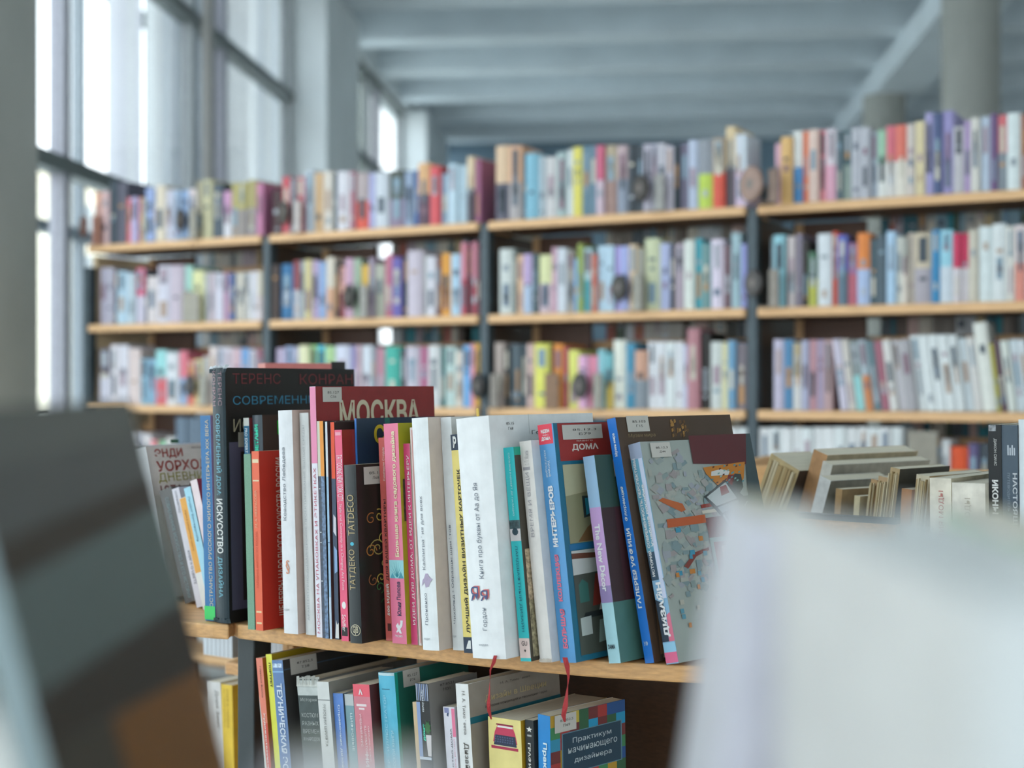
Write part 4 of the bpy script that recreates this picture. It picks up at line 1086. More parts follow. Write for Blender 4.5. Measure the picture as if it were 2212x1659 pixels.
B.rect('c', 0.04, 0.95, 1198, 1420, '#4a5048', name='room_photo'); B.shapes('c', [('#c4c8c4', [(0.04, 1250), (0.4, 1246), (0.5, 1198), (0.04, 1198)]), ('#6a4030', [(0.04, 1215), (0.5, 1222), (0.5, 1212), (0.04, 1203)]), ('#8c3428', [(0.16, 1320), (0.4, 1318), (0.42, 1250), (0.2, 1252)]), ('#303a38', [(0.22, 1290), (0.3, 1289), (0.31, 1268), (0.23, 1268)]), ('#e0dcd0', [(0.24, 1266), (0.29, 1266), (0.29, 1258), (0.24, 1258)]), ('#3c7068', [(0.07, 1310), (0.14, 1309), (0.14, 1270), (0.10, 1260), (0.07, 1272)]), ('#dcdcd4', [(0.2, 1335), (0.4, 1330), (0.42, 1312), (0.3, 1306), (0.22, 1316)]), ('#20282a', [(0.08, 1345), (0.45, 1340), (0.45, 1328), (0.1, 1332)]), ('#b8c0bc', [(0.06, 1380), (0.14, 1379), (0.14, 1340), (0.06, 1342)]), ('#8fa8a0', [(0.18, 1400), (0.4, 1392), (0.4, 1350), (0.2, 1352)])], name='dining_room_picture')
ribbon(BI, [(1220, 1420), (1225, 1440), (1228, 1462), (1226, 1482), (1224, 1500), (1221, 1525), (1217, 1545), (1220, 1560)], w=0.0065)
B = mb('book with pale blue, lilac and aqua spine lettered in english script', (1316, 1434), 1342, (1262, 991), D=0.215, sp='#b0dce4', fr='#4c7870', kind='cover', hard=False)
B.rect('s', 0, 1, 991, 1102, '#a4c8e8', name='blue_band'); B.rect('s', 0, 1, 1102, 1270, '#d0a8dc', name='lilac_band'); B.rect('s', 0, 1, 1270, 1306, '#9c88b8')
B.text('s', 'The New Décor', 'down', 0.26, 0.72, 1138, 1282, '#f8f4f8', 0.03); B.text('s', 'DAMA', 'h', 0.12, 0.72, 1394, 1404, '#2c3a44', 0.02)
B.rect('c', 0.0, 1.0, 1105, 1306, '#4a2830', name='maroon_panel'); B.rect('c', 0.0, 0.1, 1105, 1306, '#3a2424'); B.rect('c', 0.0, 1.0, 991, 1105, '#2f4c44', name='green_panel'); B.sticker(0.13, 0.40, 1003, 1040, ['85.12', 'К75'])
B = mb('tall museum book with royal-blue spine and dark portrait on its brown cover', (1394, 1434), 1414, (1316, 909), xf=1577, sp='#1c74cc', fr='#4c3828', kind='gloss')
B.text('s', 'Музеи мира', 'up', 0.34, 0.72, 942, 992, '#e8eef4', 0.02); B.text('s', 'Флоренция', 'up', 0.30, 0.72, 1058, 1132, '#e8eef4', 0.02); B.text('s', 'ГАЛЕРЕЯ УФФИЦИ', 'up', 0.22, 0.75, 1148, 1318, '#e8eef4', 0.03); B.text('s', 'УФ', 'h', 0.25, 0.7, 1388, 1398, '#d0e0f0', 0)
B.sticker(0.08, 0.26, 907, 942, ['85.103', 'Г15']); B.text('c', 'Музеи мира', 'h', 0.08, 0.30, 946, 956, '#948058', 0)
hair = []
r = random.Random(11)
for i in range(46):
    u = 0.10 + 0.10 * r.random(); y = 1060 + 150 * r.random()
    hair.append((r.choice(['#6a4c30', '#7c5a38', '#5a3c26', '#8a6844']), [(u, y), (u + 0.03, y - 4), (u + 0.035, y - 12), (u + 0.008, y - 14)]))
for i in range(30):
    u = 0.44 + 0.14 * r.random(); y = 925 + 35 * r.random()
    hair.append((r.choice(['#8a6430', '#a87c3c', '#6a4c28']), [(u, y), (u + 0.018, y - 3), (u + 0.016, y - 9), (u + 0.002, y - 8)]))
B.shapes('c', [('#3a2a1e', [(0.05, 1434), (0.9, 1434), (0.9, 1000), (0.05, 1000)]), ('#8a5a3c', [(0.10, 1300), (0.22, 1300), (0.26, 1250), (0.24, 1200), (0.12, 1195)]), ('#a87450', [(0.13, 1290), (0.2, 1285), (0.24, 1262), (0.22, 1225), (0.14, 1222)]), ('#5a3828', [(0.14, 1248), (0.20, 1247), (0.20, 1243), (0.14, 1243)]), ('#b8aca0', [(0.12, 1308), (0.24, 1305), (0.2, 1298), (0.13, 1298)]), ('#70543a', [(0.06, 1420), (0.22, 1415), (0.22, 1315), (0.08, 1315)]), ('#c4b49c', [(0.08, 1428), (0.2, 1424), (0.18, 1400), (0.1, 1402)])] + hair, name='portrait_picture')
B = mb('design textbook with patterned abstract cover and blue-grey lettered spine', (1440, 1434), 1468, (1364, 966), push=-0.006, xf=1620, sp='#8cb8d8', fr='#a0a8a2', kind='gloss', th=48)
BD = B
B.rect('s', 0, 1, 966, 1000, '#a4b0c8'); B.shapes('s', [('#6ca8c0', [(0.0, 1200), (1, 1200), (1, 1000), (0, 1000)]), ('#d0d8f0', [(0.62, 1300), (0.95, 1300), (0.95, 1000), (0.62, 1000)]), ('#3c5468', [(0, 1260), (0.6, 1260), (0.6, 1200), (0, 1200)]), ('#2c3c4c', [(0, 1390), (0.55, 1390), (0.6, 1310), (0, 1300)]), ('#e07890', [(0.55, 1390), (1, 1390), (1, 1330), (0.7, 1335)])], name='spine_picture')
B.rect('s', 0, 1, 1392, 1412, '#98cce8'); B.rect('s', 0, 1, 1412, 1434, '#e86c94', name='pink_foot')
B.text('s', 'ИСТОРИЯ, СОВРЕМЕННОСТЬ, ПЕРСПЕКТИВЫ', 'up', 0.16, 0.42, 998, 1252, '#f0f4f4', 0.03); B.text('s', 'Учебное пособие', 'up', 0.50, 0.72, 1056, 1190, '#f0f4f4', 0.03); B.text('s', 'ДИЗАЙН', 'up', 0.18, 0.78, 1265, 1380, '#f4f4f4', 0.05)
pat = []
r = random.Random(21)
for i in range(260):          # pale tiles of the pattern
    u = r.uniform(0.03, 0.62); y = r.uniform(985, 1300)
    w_, h_ = r.uniform(0.02, 0.075), r.uniform(5, 22)
    if (u > 0.45 and y > 1130) or (u > 0.36 and y < 1040) or u > 0.56:
        continue
    an = r.choice((0, 0.5, 0.8))
    pts = []
    for sx_, sy_ in ((-1, -1), (1, -1), (1, 1), (-1, 1)):
        x_, y_ = sx_ * w_ / 2, sy_ * h_ / 2
        pts.append((u + x_ * math.cos(an) - y_ * math.sin(an) / 260, y - (x_ * 260 * math.sin(an) + y_ * math.cos(an))))
    pat.append((r.choice(['#949e9c', '#a09e9a', '#869694', '#9a9ea6', '#a6a8a0', '#7c9094', '#9c9494']), pts))
big = [('#5a2428', [(0.42, 1020), (1, 1030), (1, 957), (0.42, 957)]), ('#c07a28', [(0.5, 1030), (0.9, 1022), (0.86, 1060), (0.74, 1098), (0.66, 1090), (0.52, 1045)]), ('#3c4c50', [(0.86, 1120), (1, 1120), (1, 957), (0.96, 957), (0.9, 1040)]),
       ('#7a2c28', [(0.66, 1110), (0.78, 1090), (0.82, 1050), (0.72, 1050), (0.66, 1080)]), ('#3c4444', [(0.74, 1110), (0.84, 1080), (0.84, 1050), (0.78, 1048), (0.72, 1085)]),
       ('#d0d0cc', [(0.56, 1050), (0.72, 1050), (0.74, 1042), (0.66, 1036), (0.57, 1040)]), ('#3c5450', [(0.72, 1140), (1, 1140), (1, 1100), (0.8, 1100)]),
       ('#8c3428', [(0.42, 1120), (0.6, 1116), (0.6, 1108), (0.42, 1112)]), ('#d0c8b8', [(0.42, 1132), (0.6, 1130), (0.6, 1123), (0.42, 1125)]), ('#b8582c', [(0.1, 1155), (0.44, 1152), (0.44, 1134), (0.1, 1137)]),
       ('#6a2828', [(0.44, 1240), (0.96, 1240), (1, 1150), (0.6, 1140), (0.44, 1142)]), ('#b04038', [(0.5, 1236), (0.86, 1232), (0.8, 1175), (0.62, 1165)]), ('#2c2c2c', [(0.62, 1154), (0.95, 1215), (1, 1205), (1, 1180), (0.75, 1142)]), ('#6a9488', [(0.78, 1150), (0.98, 1170), (0.98, 1130), (0.8, 1132)]),
       ('#b86030', [(0.06, 1095), (0.10, 1090), (0.26, 1106), (0.28, 1120), (0.24, 1124)]), ('#343c40', [(0.46, 1095), (0.66, 1170), (0.86, 1110), (0.68, 1060)]), ('#b8c0c0', [(0.485, 1096), (0.56, 1118), (0.76, 1104), (0.68, 1066)]), ('#8c2c2c', [(0.62, 1096), (0.70, 1090), (0.68, 1072), (0.62, 1076)]),
       ('#98a8a8', [(0.565, 1121), (0.60, 1134), (0.76, 1120), (0.77, 1108)]), ('#b8c0bc', [(0.655, 1172), (0.67, 1176), (0.86, 1112), (0.845, 1113)]), ('#a8b0b0', [(0.6, 1140), (0.655, 1174), (0.665, 1168), (0.612, 1136)]),
       ('#7c3830', [(0.18, 1240), (0.21, 1246), (0.3, 1222), (0.42, 1212), (0.42, 1206), (0.28, 1214)])]
for i in range(26):
    u = r.uniform(0.55, 0.86); y = r.uniform(1026, 1070)
    big.append((r.choice(['#4a8c98', '#5a3020', '#88b0a8']), [(u, y), (u + 0.02, y - 2), (u + 0.022, y - 5), (u + 0.004, y - 4)]))
for i in range(22):
    u = r.uniform(0.08, 0.42); y = r.uniform(1165, 1380)
    w_ = r.uniform(0.02, 0.05)
    big.append((r.choice(['#3c8ca8', '#c07c38', '#6a3038', '#9ca09c', '#b4b0a4', '#5a94a8']), [(u, y), (u + w_, y), (u + w_, y - 10), (u, y - 10)]))
B.shapes('c', pat, name='tile_pattern'); B.shapes('c', big, name='abstract_picture')
B.rect('c', 0.44, 0.90, 1186, 1400, '#84a09c', name='title_frame'); B.rect('c', 0.47, 0.87, 1196, 1390, '#8c2c30', name='title_panel')
B.text('c', 'Д', 'h', 0.50, 0.63, 1206, 1300, '#e4c8bc', 0.02); B.text('c', 'ИЗАЙН', 'h', 0.64, 0.86, 1196, 1240, '#d8c4bc', 0.0)
B.sticker(0.07, 0.24, 970, 1002, ['85.12,3', 'Д44'])

# ------------------------------------------------------------------ lower board
def ld(px):                      # depth of the lower row's spines
    y = 1349 + (px - 523) * 0.125 if px < 950 else 1402 + (px - 950) * 0.07
    return depth_on(y, ZM) + 0.004


B = lb('slim salmon and white book with small black author name on the lower shelf', (553, 1422), 567, 9.5, ld(560) + 0.01, D=0.17, sp='#f08870', fr='#c07028', kind='gloss')
B.text('s', 'Геннадий Фролов', 'down', 0.45, 0.72, 1440, 1506, '#3c2820', 0); B.shapes('s', [('#d8d4cc', [(0, 1680), (0.35, 1680), (0.2, 1560), (0, 1500)])], name='white_wedge'); B.rect('s', 0.4, 1, 1560, 1800, '#e05848'); B.text('s', 'Художественные ткани', 'down', 0.45, 0.8, 1538, 1700, '#f0e4dc', 0.02)
B = lb('slim lemon-yellow book with black letters beside the slate-blue one, lower shelf', (574, 1414), 587, 9.8, ld(578) + 0.012, D=0.25, sp='#f0ec50', fr='#b89c1c')
B.text('s', 'ПОРТРЕТ', 'down', 0.42, 0.75, 1432, 1484, '#2c2818', 0.04)
B = lb('slate-blue technical aesthetics book with charcoal cover on the lower shelf', (587, 1427), 611, 9.6, ld(590), xf=835, sp='#6484b4', fr='#3c3a38')
B.rect('s', 0.05, 0.9, 1434, 1443, '#b8c8e0', kind='mottle'); B.rect('s', 0, 1, 1450, 1453, '#8cb8e0'); B.rect('c', 0, 1, 1447, 1449, '#4a6478'); B.text('s', 'ТЕХНИЧЕСКАЯ ЭСТЕТИКА', 'down', 0.28, 0.78, 1476, 1740, '#dce4f0', 0.03)
B.sticker(0.06, 0.30, 1427, 1462, ['87.852,5', 'Т38'])
B = lb('dark grey costume history book with torn white spine head, lower shelf', (641, 1468), 690, 9.5, ld(650) + 0.006, xf=900, sp='#4e5856', fr='#8a8882', kind='worn', hard=True)
B.rect('s', 0, 0.98, 1470, 1502, '#c8ccc8', kind='worn', name='torn_paper')
m_ = MB(); r = random.Random(13)
for i in range(14):
    x = B.T * i / 14
    z_ = B.H
    m_.face([(x, -0.0012, z_ - 0.008), (x + B.T / 12, -0.0012, z_ - 0.008), (x + B.T / 13, 0.001 + 0.003 * r.random(), z_ + 0.001 + 0.004 * r.random()), (x, -0.002 + 0.003 * r.random(), z_ + 0.001 + 0.003 * r.random())], mat('#d4d4cc', 'worn'))
m_.build('torn_edge', B.o)
for i, s in enumerate(('История', 'КОСТЮМ', 'РАЗНЫХ', 'ВРЕМЕН', 'И НАРОДОВ')):
    y = 1507 if i == 0 else 1522 + i * 17
    B.text('s', s, 'h', 0.12, 0.85, y, y + 9, '#b0b4b0', 0)
B = lb('slim off-white book with grey lettering on the lower shelf', (684, 1473), 711, 8.5, ld(690) - 0.008, xf=850, sp='#dadad6', fr='#9c9a92')
B.rect('s', 0, 1, 1511, 1512.5, '#6c7070'); B.text('s', 'ЭМОЦИИ ШРИФТА', 'down', 0.35, 0.62, 1520, 1610, '#7c7c78', 0)
B = lb('short cornflower-blue handbook on the lower shelf', (719, 1498), 741, 8, ld(722) - 0.006, D=0.15, sp='#5c88d0', fr='#4c5c70')
B.text('s', 'Справочник дизайнера', 'down', 0.4, 0.68, 1522, 1690, '#d8e4f4', 0.01); B.rect('c', 0.05, 0.35, 1496, 1520, '#b8bcbc', name='shelf_label')
B = lb('short teal-grey book on digital topics next to the handbook, lower shelf', (744, 1500), 764, 8, ld(746) - 0.006, D=0.15, sp='#7ca0a8', fr='#566a6c')
B.rect('s', 0, 1, 1500, 1524, '#c0c4c4'); B.text('s', 'ЦИФРОВЫЕ', 'down', 0.5, 0.8, 1540, 1620, '#e0e8e8', 0)
B = lb('thick rose-red training course book with white mark on the lower shelf', (762, 1479), 799, 7.6, ld(766) - 0.008, D=0.13, sp='#d8808c', fr='#5c2c2c')
B.rect('s', 0, 1, 1478, 1504, '#f06070', name='red_head'); B.text('s', 'А', 'h', 0.34, 0.58, 1488, 1500, '#f4e4e4', 0.05); B.rect('s', 0.15, 0.75, 1520, 1525, '#f0dcdc'); B.rect('s', 0.28, 0.62, 1528, 1532, '#f0dcdc')
B.text('s', 'УЧЕБНЫЙ КУРС', 'down', 0.3, 0.45, 1540, 1610, '#f0dcdc', 0); B.text('s', 'ILLUSTRATOR CS', 'down', 0.55, 0.66, 1566, 1640, '#f0dcdc', 0); B.text('s', 'ОФИЦИАЛЬНЫЙ', 'down', 0.76, 0.86, 1566, 1640, '#f0dcdc', 0); B.text('s', 'НИКИТИН', 'down', 0.5, 0.7, 1626, 1720, '#f0e0e0', 0.02)
B.rect('c', 0.2, 0.5, 1476, 1508, '#8ca4a8', name='shelf_label')
B = lb('bright turquoise book with deep green cover and worn spine head, lower shelf', (817, 1453), 853, 7.4, ld(820), xf=1010, sp='#5cbcd8', fr='#1f6a5c', hard=True, kind='cover', rnd_sp=0.06)
B.rect('s', 0.02, 0.98, 1453, 1459, '#c8e0e4', kind='worn', name='worn_head'); B.rect('s', 0.2, 0.7, 1487, 1488.5, '#2c6878'); B.text('s', 'ДИЗАЙНЕР – ИЛЛЮСТРАТОР', 'up', 0.25, 0.48, 1500, 1720, '#a4dcec', 0); B.text('s', 'ИСКУССТВО РУССКОЙ КНИГИ', 'up', 0.6, 0.78, 1575, 1730, '#b8e4f0', 0)
B.sticker(0.10, 0.32, 1452, 1488, ['85.127', 'Р74']); B.rect('c', 0.0, 0.035, 1453, 1800, '#10a48c', name='green_joint')
B = lb('kraft-paper thin book before the green cover, lower shelf', (891, 1517), 902, 7.4, ld(893), D=0.12, sp='#d8bc94', fr='#c8a878')
B = lb('interior book with striped grey spine head and potted plant picture, lower shelf', (897, 1476), 926, 7.0, ld(899) - 0.005, xf=1030, sp='#2c2c2c', fr='#908c88', kind='gloss')
for i in range(7):
    B.rect('s', 0.02 + i * 0.14, 0.10 + i * 0.14, 1477, 1513, '#7c8cb0' if i % 2 else '#a8b0c4')
B.rect('s', 0, 0.28, 1516, 1632, '#8ca0c8'); B.rect('s', 0, 0.9, 1632, 1638, '#d0d8e4'); B.text('s', 'Наталья Агнова', 'down', 0.45, 0.62, 1490, 1536, '#e8ecf0', 0)
B.shapes('s', [('#2f6a34', [(0.75 + 0.28 * math.cos(a) * (1 if a_ % 2 else 0.6), 1570 + 17 * math.sin(a) * (1 if a_ % 2 else 0.6)) for a_, a in enumerate([i * 0.393 for i in range(16)])][::-1]), ('#dcd4d4', [(0.66, 1630), (0.92, 1630), (1.0, 1585), (0.58, 1585)])], name='plant_picture')
B.text('s', 'дома', 'up', 0.42, 0.58, 1562, 1598, '#38e0b8', 0.04)
B.text('c', '87.8521', 'h', 0.22, 0.5, 1482, 1487, '#3c3838', 0); B.text('c', 'М31', 'h', 0.28, 0.42, 1492, 1498, '#3c3838', 0)
B = lb('short white book with pink strip about home arrangement, lower shelf', (957, 1527), 986, 7.0, ld(958), D=0.14, sp='#e8e4ec', fr='#d8d0d8')
B.text('s', 'УСТРОЙСТВО ДОМА', 'up', 0.50, 0.68, 1572, 1710, '#3c2c3c', 0.01); B.rect('s', 0.72, 1.0, 1530, 1590, '#f080a0', name='pink_strip'); B.shapes('s', [('#3c4c6c', [(0.28, 1545), (0.42, 1548), (0.5, 1538), (0.4, 1533)]), ('#8c90b8', [(0.1, 1540), (0.5, 1540), (0.5, 1529), (0.1, 1529)])], name='flower_picture'); B.text('s', 'ПЛАНИРОВКА ВЕЩЕЙ', 'up', 0.78, 0.88, 1595, 1710, '#d86088', 0)
B = lb('petrol-blue slim book just showing behind the short white one, lower shelf', (958, 1518), 985, 7.0, ld(958) + 0.16, D=0.08, sp='#1f7cb0')
B = lb('white-spined book on design in sweden with grey cover, lower shelf', (984, 1477), 1012, 6.2, ld(986) - 0.005, xf=1206, sp='#ecebe8', fr='#a49a8e', hard=True, kind='cover')
B.text('s', 'М. А. Тимофеева', 'down', 0.42, 0.70, 1492, 1584, '#5c5650', 0); B.text('s', 'Дизайн в Швеции', 'down', 0.38, 0.78, 1602, 1760, '#4c4438', 0.01)
B.text('c', 'М. А. Тимофеева', 'h', 0.33, 0.66, 1488, 1494, '#5c544c', 0); B.text('c', 'Дизайн в Швеции', 'h', 0.16, 0.84, 1508, 1524, '#d0bc90', 0.01); B.text('c', 'История концепций и эволюция форм', 'h', 0.16, 0.84, 1530, 1537, '#4c4440', 0)
B.rect('c', 0.0, 1.0, 1548, 1562, '#1f7484', name='teal_band'); B.rect('c', 0.2, 1.0, 1562, 1900, '#b8a898')
B = lb('thick yellow book with red typewriter picture on its spine, lower shelf', (1054, 1548), 1127, 3.4, ld(1056) - 0.006, D=0.15, sp='#f0dc8c', fr='#c89c20', kind='cover')
B.shapes('s', [('#c83858', [(0.14, 1600), (0.88, 1600), (0.82, 1578), (0.74, 1562), (0.30, 1562), (0.20, 1578)]), ('#b42c4c', [(0.08, 1614), (0.90, 1614), (0.90, 1608), (0.08, 1608)]), ('#e8e4dc', [(0.28, 1568), (0.76, 1568), (0.74, 1564), (0.30, 1564)]), ('#8c1c38', [(0.24, 1563), (0.78, 1563), (0.76, 1560), (0.26, 1560)]),
               ('#28304a', [(0.16, 1606), (0.86, 1606), (0.82, 1584), (0.22, 1584)])] + [('#4c5878', [(0.19 + 0.075 * i + 0.01 * (j % 2), 1590 + 5 * j), (0.235 + 0.075 * i + 0.01 * (j % 2), 1590 + 5 * j), (0.235 + 0.075 * i + 0.01 * (j % 2), 1587 + 5 * j), (0.19 + 0.075 * i + 0.01 * (j % 2), 1587 + 5 * j)]) for i in range(8) for j in range(3)] + [('#d8d0a8', [(0.20, 1608), (0.80, 1608), (0.80, 1606), (0.20, 1606)])], name='typewriter_picture')
B = lb('slim black book with white star and letters beside the typewriter one, lower shelf', (1134, 1555), 1155, 2.6, ld(1136) - 0.021, D=0.14, sp='#24282a', fr='#30383c', kind='gloss')
st = []
for i in range(10):
    a = -math.pi / 2 + i * math.pi / 5; q = 0.36 if i % 2 == 0 else 0.15
    st.append((0.5 + q * math.cos(a), 1575 + q * 19 * math.sin(a)))
B.shapes('s', [('#ece8e0', [(0.5, 1575), st[i], st[(i - 1) % 10]]) for i in range(10)], name='star_emblem'); B.rect('s', 0.25, 0.75, 1586, 1590, '#a8a8a4'); B.text('s', 'ГРАФИЧЕСКИЙ ДИЗАЙН', 'down', 0.28, 0.72, 1604, 1800, '#e8e4dc', 0.02)
B.rect('c', 0.05, 0.3, 1560, 1606, '#8ca4b4', kind='mottle', name='cover_picture')
B = lb('blue practice book with mosaic cover and dark blue title plate, lower shelf', (1162, 1543), 1189, 1.4, ld(1164) - 0.024, xf=1349, sp='#1c88d0', fr='#20303c', kind='gloss', th=46)
B.text('s', 'Практикум', 'down', 0.35, 0.75, 1602, 1720, '#e0f0fc', 0.03)
mos = []
r = random.Random(31)
cols = ['#b89024', '#2c8cac', '#a83430', '#2c5c3c', '#e09028', '#20508c', '#702c2c', '#3c8050', '#c8b040', '#1c94c0']
for i in range(8):
    for j in range(9):
        u0_, y0_ = i / 8, 1543 + j * 26
        mos.append((r.choice(cols), [(u0_, y0_ + 26), (u0_ + 0.125, y0_ + 26), (u0_ + 0.125, y0_), (u0_, y0_)]))
B.shapes('c', mos, name='mosaic_picture')
B.rect('c', 0.14, 0.95, 1586, 1676, '#5c8494', name='plate_border'); B.rect('c', 0.155, 0.935, 1588, 1674, '#1c3c50', name='title_plate')
for s_, y_, a_, e_ in (('Практикум', 1600, 0.28, 0.80), ('начинающего', 1621, 0.22, 0.88), ('дизайнера', 1643, 0.30, 0.80)):
    B.text('c', s_, 'h', a_, e_, y_, y_ + 14, '#c8d4d8', 0.0)
B.sticker(0.05, 0.33, 1544, 1582, ['87.852,5', 'П69'])

# ---- things on the rear side of the middle bookcase, seen under the board
for i, px in enumerate(list(range(438, 498, 9)) + list(range(548, 606, 9))):
    d = (2.075 - 0.0049 * (px - 548) / 9) if px > 520 else (2.13 - 0.0049 * (px - 438) / 9)
    B = lb(NTH[i % 7].capitalize().lower() + ' thin white volume ' + ('before' if px < 520 else 'after') + ' the dark post, on the rear board', (px, 1298), px + 8.6, 1.5 if px < 520 else 4, d, D=0.12, plane=ZM + 0.115, th=37, sp='#d4dae0', fr='#b8c0c4', kind='cover', group='row of white volumes on the rear board')
B = lb('tan thin volume at the end of the white row on the rear board', (607, 1300), 618, 4, 2.041, D=0.12, plane=ZM + 0.115, th=37, sp='#c89858')
B = lb('second tan thin volume at the end of the white row, by the dark panel', (619, 1300), 630, 4, 2.034, D=0.12, plane=ZM + 0.115, th=37, sp='#b88848')
B = lb('white book with grey vertical letters below the rear board, left of the post', (446, 1472), 477, 5, 2.14, D=0.14, plane=ZM + 0.45, th=37, sp='#dcdad8')
B.text('s', 'Дори Замс', 'down', 0.55, 0.85, 1490, 1570, '#6c6860', 0)
B = lb('yellow book with small lettering below the rear board, left of the post', (478, 1478), 502, 3, 2.112, D=0.14, plane=ZM + 0.45, th=37, sp='#f0c838')
B.text('s', 'ИСТОРИЯ ДИЗАЙНА', 'down', 0.2, 0.35, 1488, 1570, '#8c6c18', 0); B.text('s', 'КНИГА ПЕРВАЯ', 'down', 0.5, 0.65, 1488, 1570, '#8c6c18', 0)

# ---- worn old books: page edges to the camera, leaning
def old(label, tl, xr, lean_px, d, D, sp, fr, th, plane=ZM, xf=None, fore=False, **k):
    B = lb(label, tl, xr, lean_px, d, xf=xf, D=D, th=th, plane=plane, sp=sp, fr=fr, kind='worn', group=None, **k)
    if fore:
        # page edges show where a spine would be: strips of uneven leaves
        m_ = MB(); r = random.Random(int(tl[0]))
        n_ = 9
        for i in range(n_):
            x0_, x1_ = B.T * (0.08 + 0.84 * i / n_), B.T * (0.08 + 0.84 * (i + 0.8) / n_)
            m_.box(x0_, x1_, -0.002 - 0.003 * r.random(), 0.0, 0.004, B.H - 0.004 - 0.004 * r.random(), mat(r.choice(['#d8c49c', '#c8b080', '#e0d0ac', '#b89c6c']), 'pages'))
        m_.build('page_edges', B.o)
    return B


old('thick old book with dark brown cover and yellowed page edges leaning in the bin', (1666, 1014), 1742, -27, 1.92, 0.14, '#c8b080', '#4c3828', 52, xf=1800, fore=True)
old('tall tan cardboard slipcase leaning behind the panel edging', (1758, 983), 1790, -20, 1.885, 0.2, '#c09060', '#a89878', 52, xf=1985)
old('grey-white thin folder leaning on the tan slipcase', (1778, 1004), 1800, -18, 1.855, 0.2, '#d4d0c4', '#9c9484', 53, xf=2010)
old('pale grey folder with white rounded edge leaning third in the bin', (1772, 1038), 1797, -20, 1.82, 0.2, '#dcdcd8', '#8a8678', 54, xf=1925)
old('small tan worn book with blunt corners standing low in the bin', (1806, 1057), 1820, -6, 1.785, 0.1, '#b08c5c', '#a88c64', 55, xf=1882)
old('small cream worn book lowest in the bin', (1846, 1072), 1860, -5, 1.765, 0.08, '#d8c8a0', '#c8b890', 55)
old('shabby cardboard book with frayed brown edges, first of the upright ones', (1882, 1037), 1896, -9, 1.742, 0.1, '#b89468', '#8c6840', 50, fore=True)
old('shabby tan book beside the first frayed upright one', (1898, 1032), 1921, -9, 1.73, 0.12, '#c0a078', '#9c7c50', 50, fore=True)
old('old book with cream edges and near-black cover in the bin', (1924, 1013), 1945, -9, 1.716, 0.16, '#c8ac80', '#3c382c', 50, xf=2052, fore=True)
old('short orange-brown worn book between the black-covered and striped ones', (1948, 1057), 1976, -4, 1.702, 0.1, '#b87838', '#b87838', 50)
old('worn book with white and tan layered edges beside the cream fashion books', (1980, 1028), 2009, -7, 1.675, 0.13, '#d8ccb0', '#c8a878', 48, fore=True)
# old books at the rear of the lower shelf
for i, (x, y, w, h) in enumerate(((1266, 1492, 10, '#c8b080'), (1288, 1496, 9, '#d0bc90'), (1346, 1500, 14, '#b09468'), (1364, 1494, 15, '#c8b894'), (1384, 1508, 13, '#b8a078'), (1402, 1506, 14, '#d8c8a4'), (1420, 1512, 14, '#a88c60'), (1440, 1516, 16, '#8c6c48'))):
    old('worn brown book leaning at the rear of the lower shelf, ' + NTH[i] + ' past the divider', (x, y), x + w, -16, 1.95 - 0.021 * i, 0.14, h, '#5c4630', 42, plane=ZM + 0.45, fore=True)

# ---- the books closing the upper board
def rb(label, tl, xr, d, lean=1.0, **k):
    return lb(label, tl, xr, lean, d, plane=ZM, **k)


B = rb('cream worn fashion encyclopedia volume with red lettering', (2008, 1033), 2056, 1.50, D=0.18, th=40, sp='#e4dcca', fr='#cfc4a8', kind='worn')
B.o['label'] = 'cream worn fashion volume with red spine lettering, torn at its head'
B.text('s', 'ЭНЦИКЛОПЕДИЯ МОДЫ', 'up', 0.42, 0.68, 1060, 1280, '#c07068', 0)
B = rb('cream worn fashion volume with grey spine lettering and creased cover', (2056, 1043), 2131, 1.485, D=0.17, th=40, sp='#e8e2d4', fr='#d4ccb8', kind='worn', rnd_sp=0.08)
B.text('s', 'ЭНЦИКЛОПЕДИЯ МОДЫ', 'up', 0.42, 0.62, 1075, 1290, '#b4aa98', 0); B.rect('c', 0.3, 0.6, 1040, 1052, '#8c8468')
B = rb('black paperback with bold white lettering and worn spine head', (2134, 918), 2163, 1.47, D=0.2, th=40, sp='#26282a', fr='#2c2c2c', kind='gloss')
B.rect('s', 0.05, 0.6, 919, 932, '#8c9094', kind='mottle', name='worn_head'); B.text('s', 'ДИКОН СИМС', 'down', 0.42, 0.66, 948, 1006, '#d8d8d4', 0); B.text('s', 'ИКОНЫ', 'down', 0.28, 0.75, 1037, 1110, '#f0f0ec', 0.04); B.text('s', 'МУЗЫКИ', 'down', 0.28, 0.75, 1121, 1200, '#d06450', 0.03)
B = rb('slate-grey book with white capitals next to the black paperback', (2163, 919), 2199, 1.462, D=0.2, th=40, sp='#4a5a68', fr='#3c4854', kind='cover')
for i in range(4):
    B.rect('s', 0.36 + 0.13 * i, 0.44 + 0.13 * i, 962 + (i % 2) * 6, 984, '#c8d0d8')
B.text('s', 'НАСТОЯЩЕМУ', 'down', 0.62, 0.95, 1022, 1180, '#d0d4d8', 0.02); B.text('s', 'ПУТЕВОДИТЕЛЬ ПО МУЗЫКЕ', 'down', 0.32, 0.5, 1022, 1170, '#8c98a4', 0)
B = rb('tall white book closing the row by the slate-grey one', (2200, 907), 2248, 1.452, D=0.2, th=40, sp='#e0e8ec', fr='#d8dcdc')
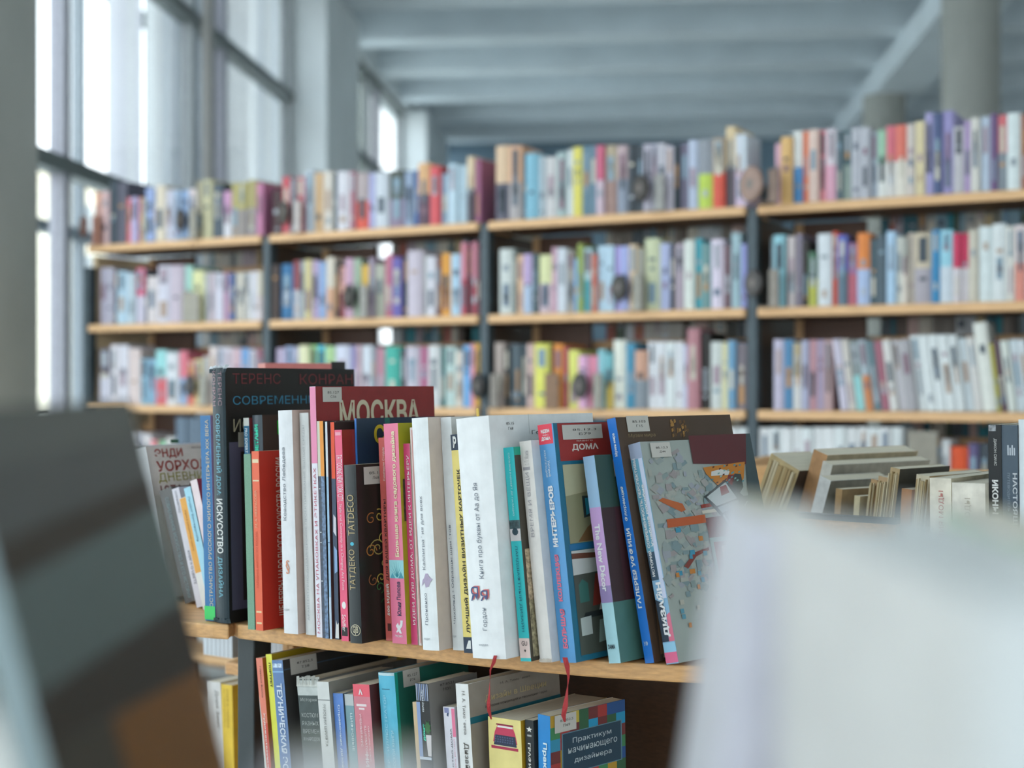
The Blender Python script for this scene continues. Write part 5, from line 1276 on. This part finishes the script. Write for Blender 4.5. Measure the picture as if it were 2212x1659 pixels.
# dark metal bookend in front of the oak panel
q = at(1880, 1460, depth_on(1460, ZM)); e0 = empty('bookend', 'dark metal bookend plate before the oak bin panel', 'bookend', Matrix.Translation((0.40, 1.585, CAMZ - ZM)) @ Matrix.Rotation(math.radians(-12), 4, 'Z'))
b = MB(); b.box(0, 0.085, 0, 0.002, 0.002, 0.112, mat('#3c4046', 'metal')); b.build('upright_plate', e0, bevel=0.0008)
b = MB(); b.box(0, 0.06, -0.02, 0.002, 0, 0.002, mat('#3c4046', 'metal')); b.build('foot_plate', e0)

# ---- low oak table panel with white volumes seen past the design book
pa, pb = at(1560, 1004, 2.55), at(1800, 1008, 2.45)
lowz = pa.z
lp = empty('display_case', 'low oak display case between the bookcases, behind the worn books', 'case', Matrix.Translation((pa.x, pa.y, 0)) @ Matrix.Rotation(math.radians(-22), 4, 'Z'))
b = MB(); b.box(0, 0.62, 0, 0.02, 0.06, lowz, MOAK); b.build('front_panel', lp, bevel=0.003)
b = MB(); b.box(0, 0.02, 0.02, 0.36, 0.06, lowz, MOAK); b.build('side_panel', lp, bevel=0.003)
b = MB(); b.box(0.60, 0.62, 0.02, 0.36, 0.06, lowz, MOAK); b.build('side_panel', lp, bevel=0.003)
b = MB(); b.box(0.02, 0.60, 0.02, 0.36, 0.3, 0.318, MOAK); b.build('shelf_board', lp)
for x in (0.0, 0.58):
    for y in (0.0, 0.32):
        b = MB(); b.box(x, x + 0.04, y, y + 0.04, 0, 0.06, MDARK); b.build('foot', lp)

# ------------------------------------------------------------------ the near bookcase under the lens
near = empty('bookcase', 'near oak bookcase under the lens that carries the blurred books', 'bookcase', Matrix.Translation((-0.02, 0.40, 0)) @ Matrix.Rotation(math.radians(-18), 4, 'Z'))
for z in (CAMZ - ZM, CAMZ - 0.64, CAMZ - 0.99):
    b = MB(); b.box(-0.42, 0.46, -0.2, 0.36, z - 0.02, z, MOAK); b.build('shelf_board', near, bevel=0.003)
for x in (-0.405, 0.43):
    for y in (-0.17, 0.30):
        b = MB(); b.box(x, x + 0.03, y, y + 0.03, 0, CAMZ - ZM - 0.02, POST); b.build('post', near, bevel=0.002)

# dark grey book with brown diagonal bands, leaning
B = lb('dark grey leaning book with brown bands across its cover, very near and blurred', (-158, 916), -88, 26.5, 0.42, D=0.17, plane=ZM, th=2, sp='#9aacb0', fr='#5c5c58', bk='#8ca0a4', kind='cover', hard=True)
DK = B
B.shapes('c', [('#6c6c66', [(0, 1040), (1, 1000), (1, 902), (0, 902)]), ('#453a30', [(0, 1290), (1, 1215), (1, 1135), (0, 1200)]), ('#6a7470', [(0, 1530), (1, 1510), (1, 1215), (0, 1290)]), ('#3c3128', [(0, 1640), (1, 1710), (1, 1510), (0, 1530)]), ('#8c5a24', [(0.35, 2100), (1, 2100), (1, 1710), (0.35, 1670)]), ('#4a4238', [(0, 2100), (0.35, 2100), (0.35, 1670), (0, 1640)])], name='banded_cover_print')
# pale books
B = lb('large white book with cream back seen edge-on, blurred right before the lens', (2128, 1300), 2640, 0, 0.18, D=0.14, plane=ZM, th=0, sp='#e6e8e8', fr='#e4e4e0', bk='#dfdedb', kind='cover', hard=True, pages='#e6e6e2')
B = lb('white-lilac book leaning toward the large white one, blurred right before the lens', (1628, 1155), 1840, -15, 0.345, D=0.10, plane=ZM, th=4, sp='#e2e0ec', fr='#dcdce2', kind='cover', rnd_sp=0.1)
B = lb('low white booklet across the bottom of the view, blurred right before the lens', (590, 1676), 930, 0, 0.2, D=0.012, plane=ZM, th=6, sp='#dcdce4', fr='#dcdce4', kind='cover')
B = lb('green-topped book beyond the large white one, blurred', (2165, 1160), 2310, 0, 0.42, D=0.1, plane=ZM, th=8, sp='#b4cca8', fr='#a8c49c', kind='cover')

flush_texts()
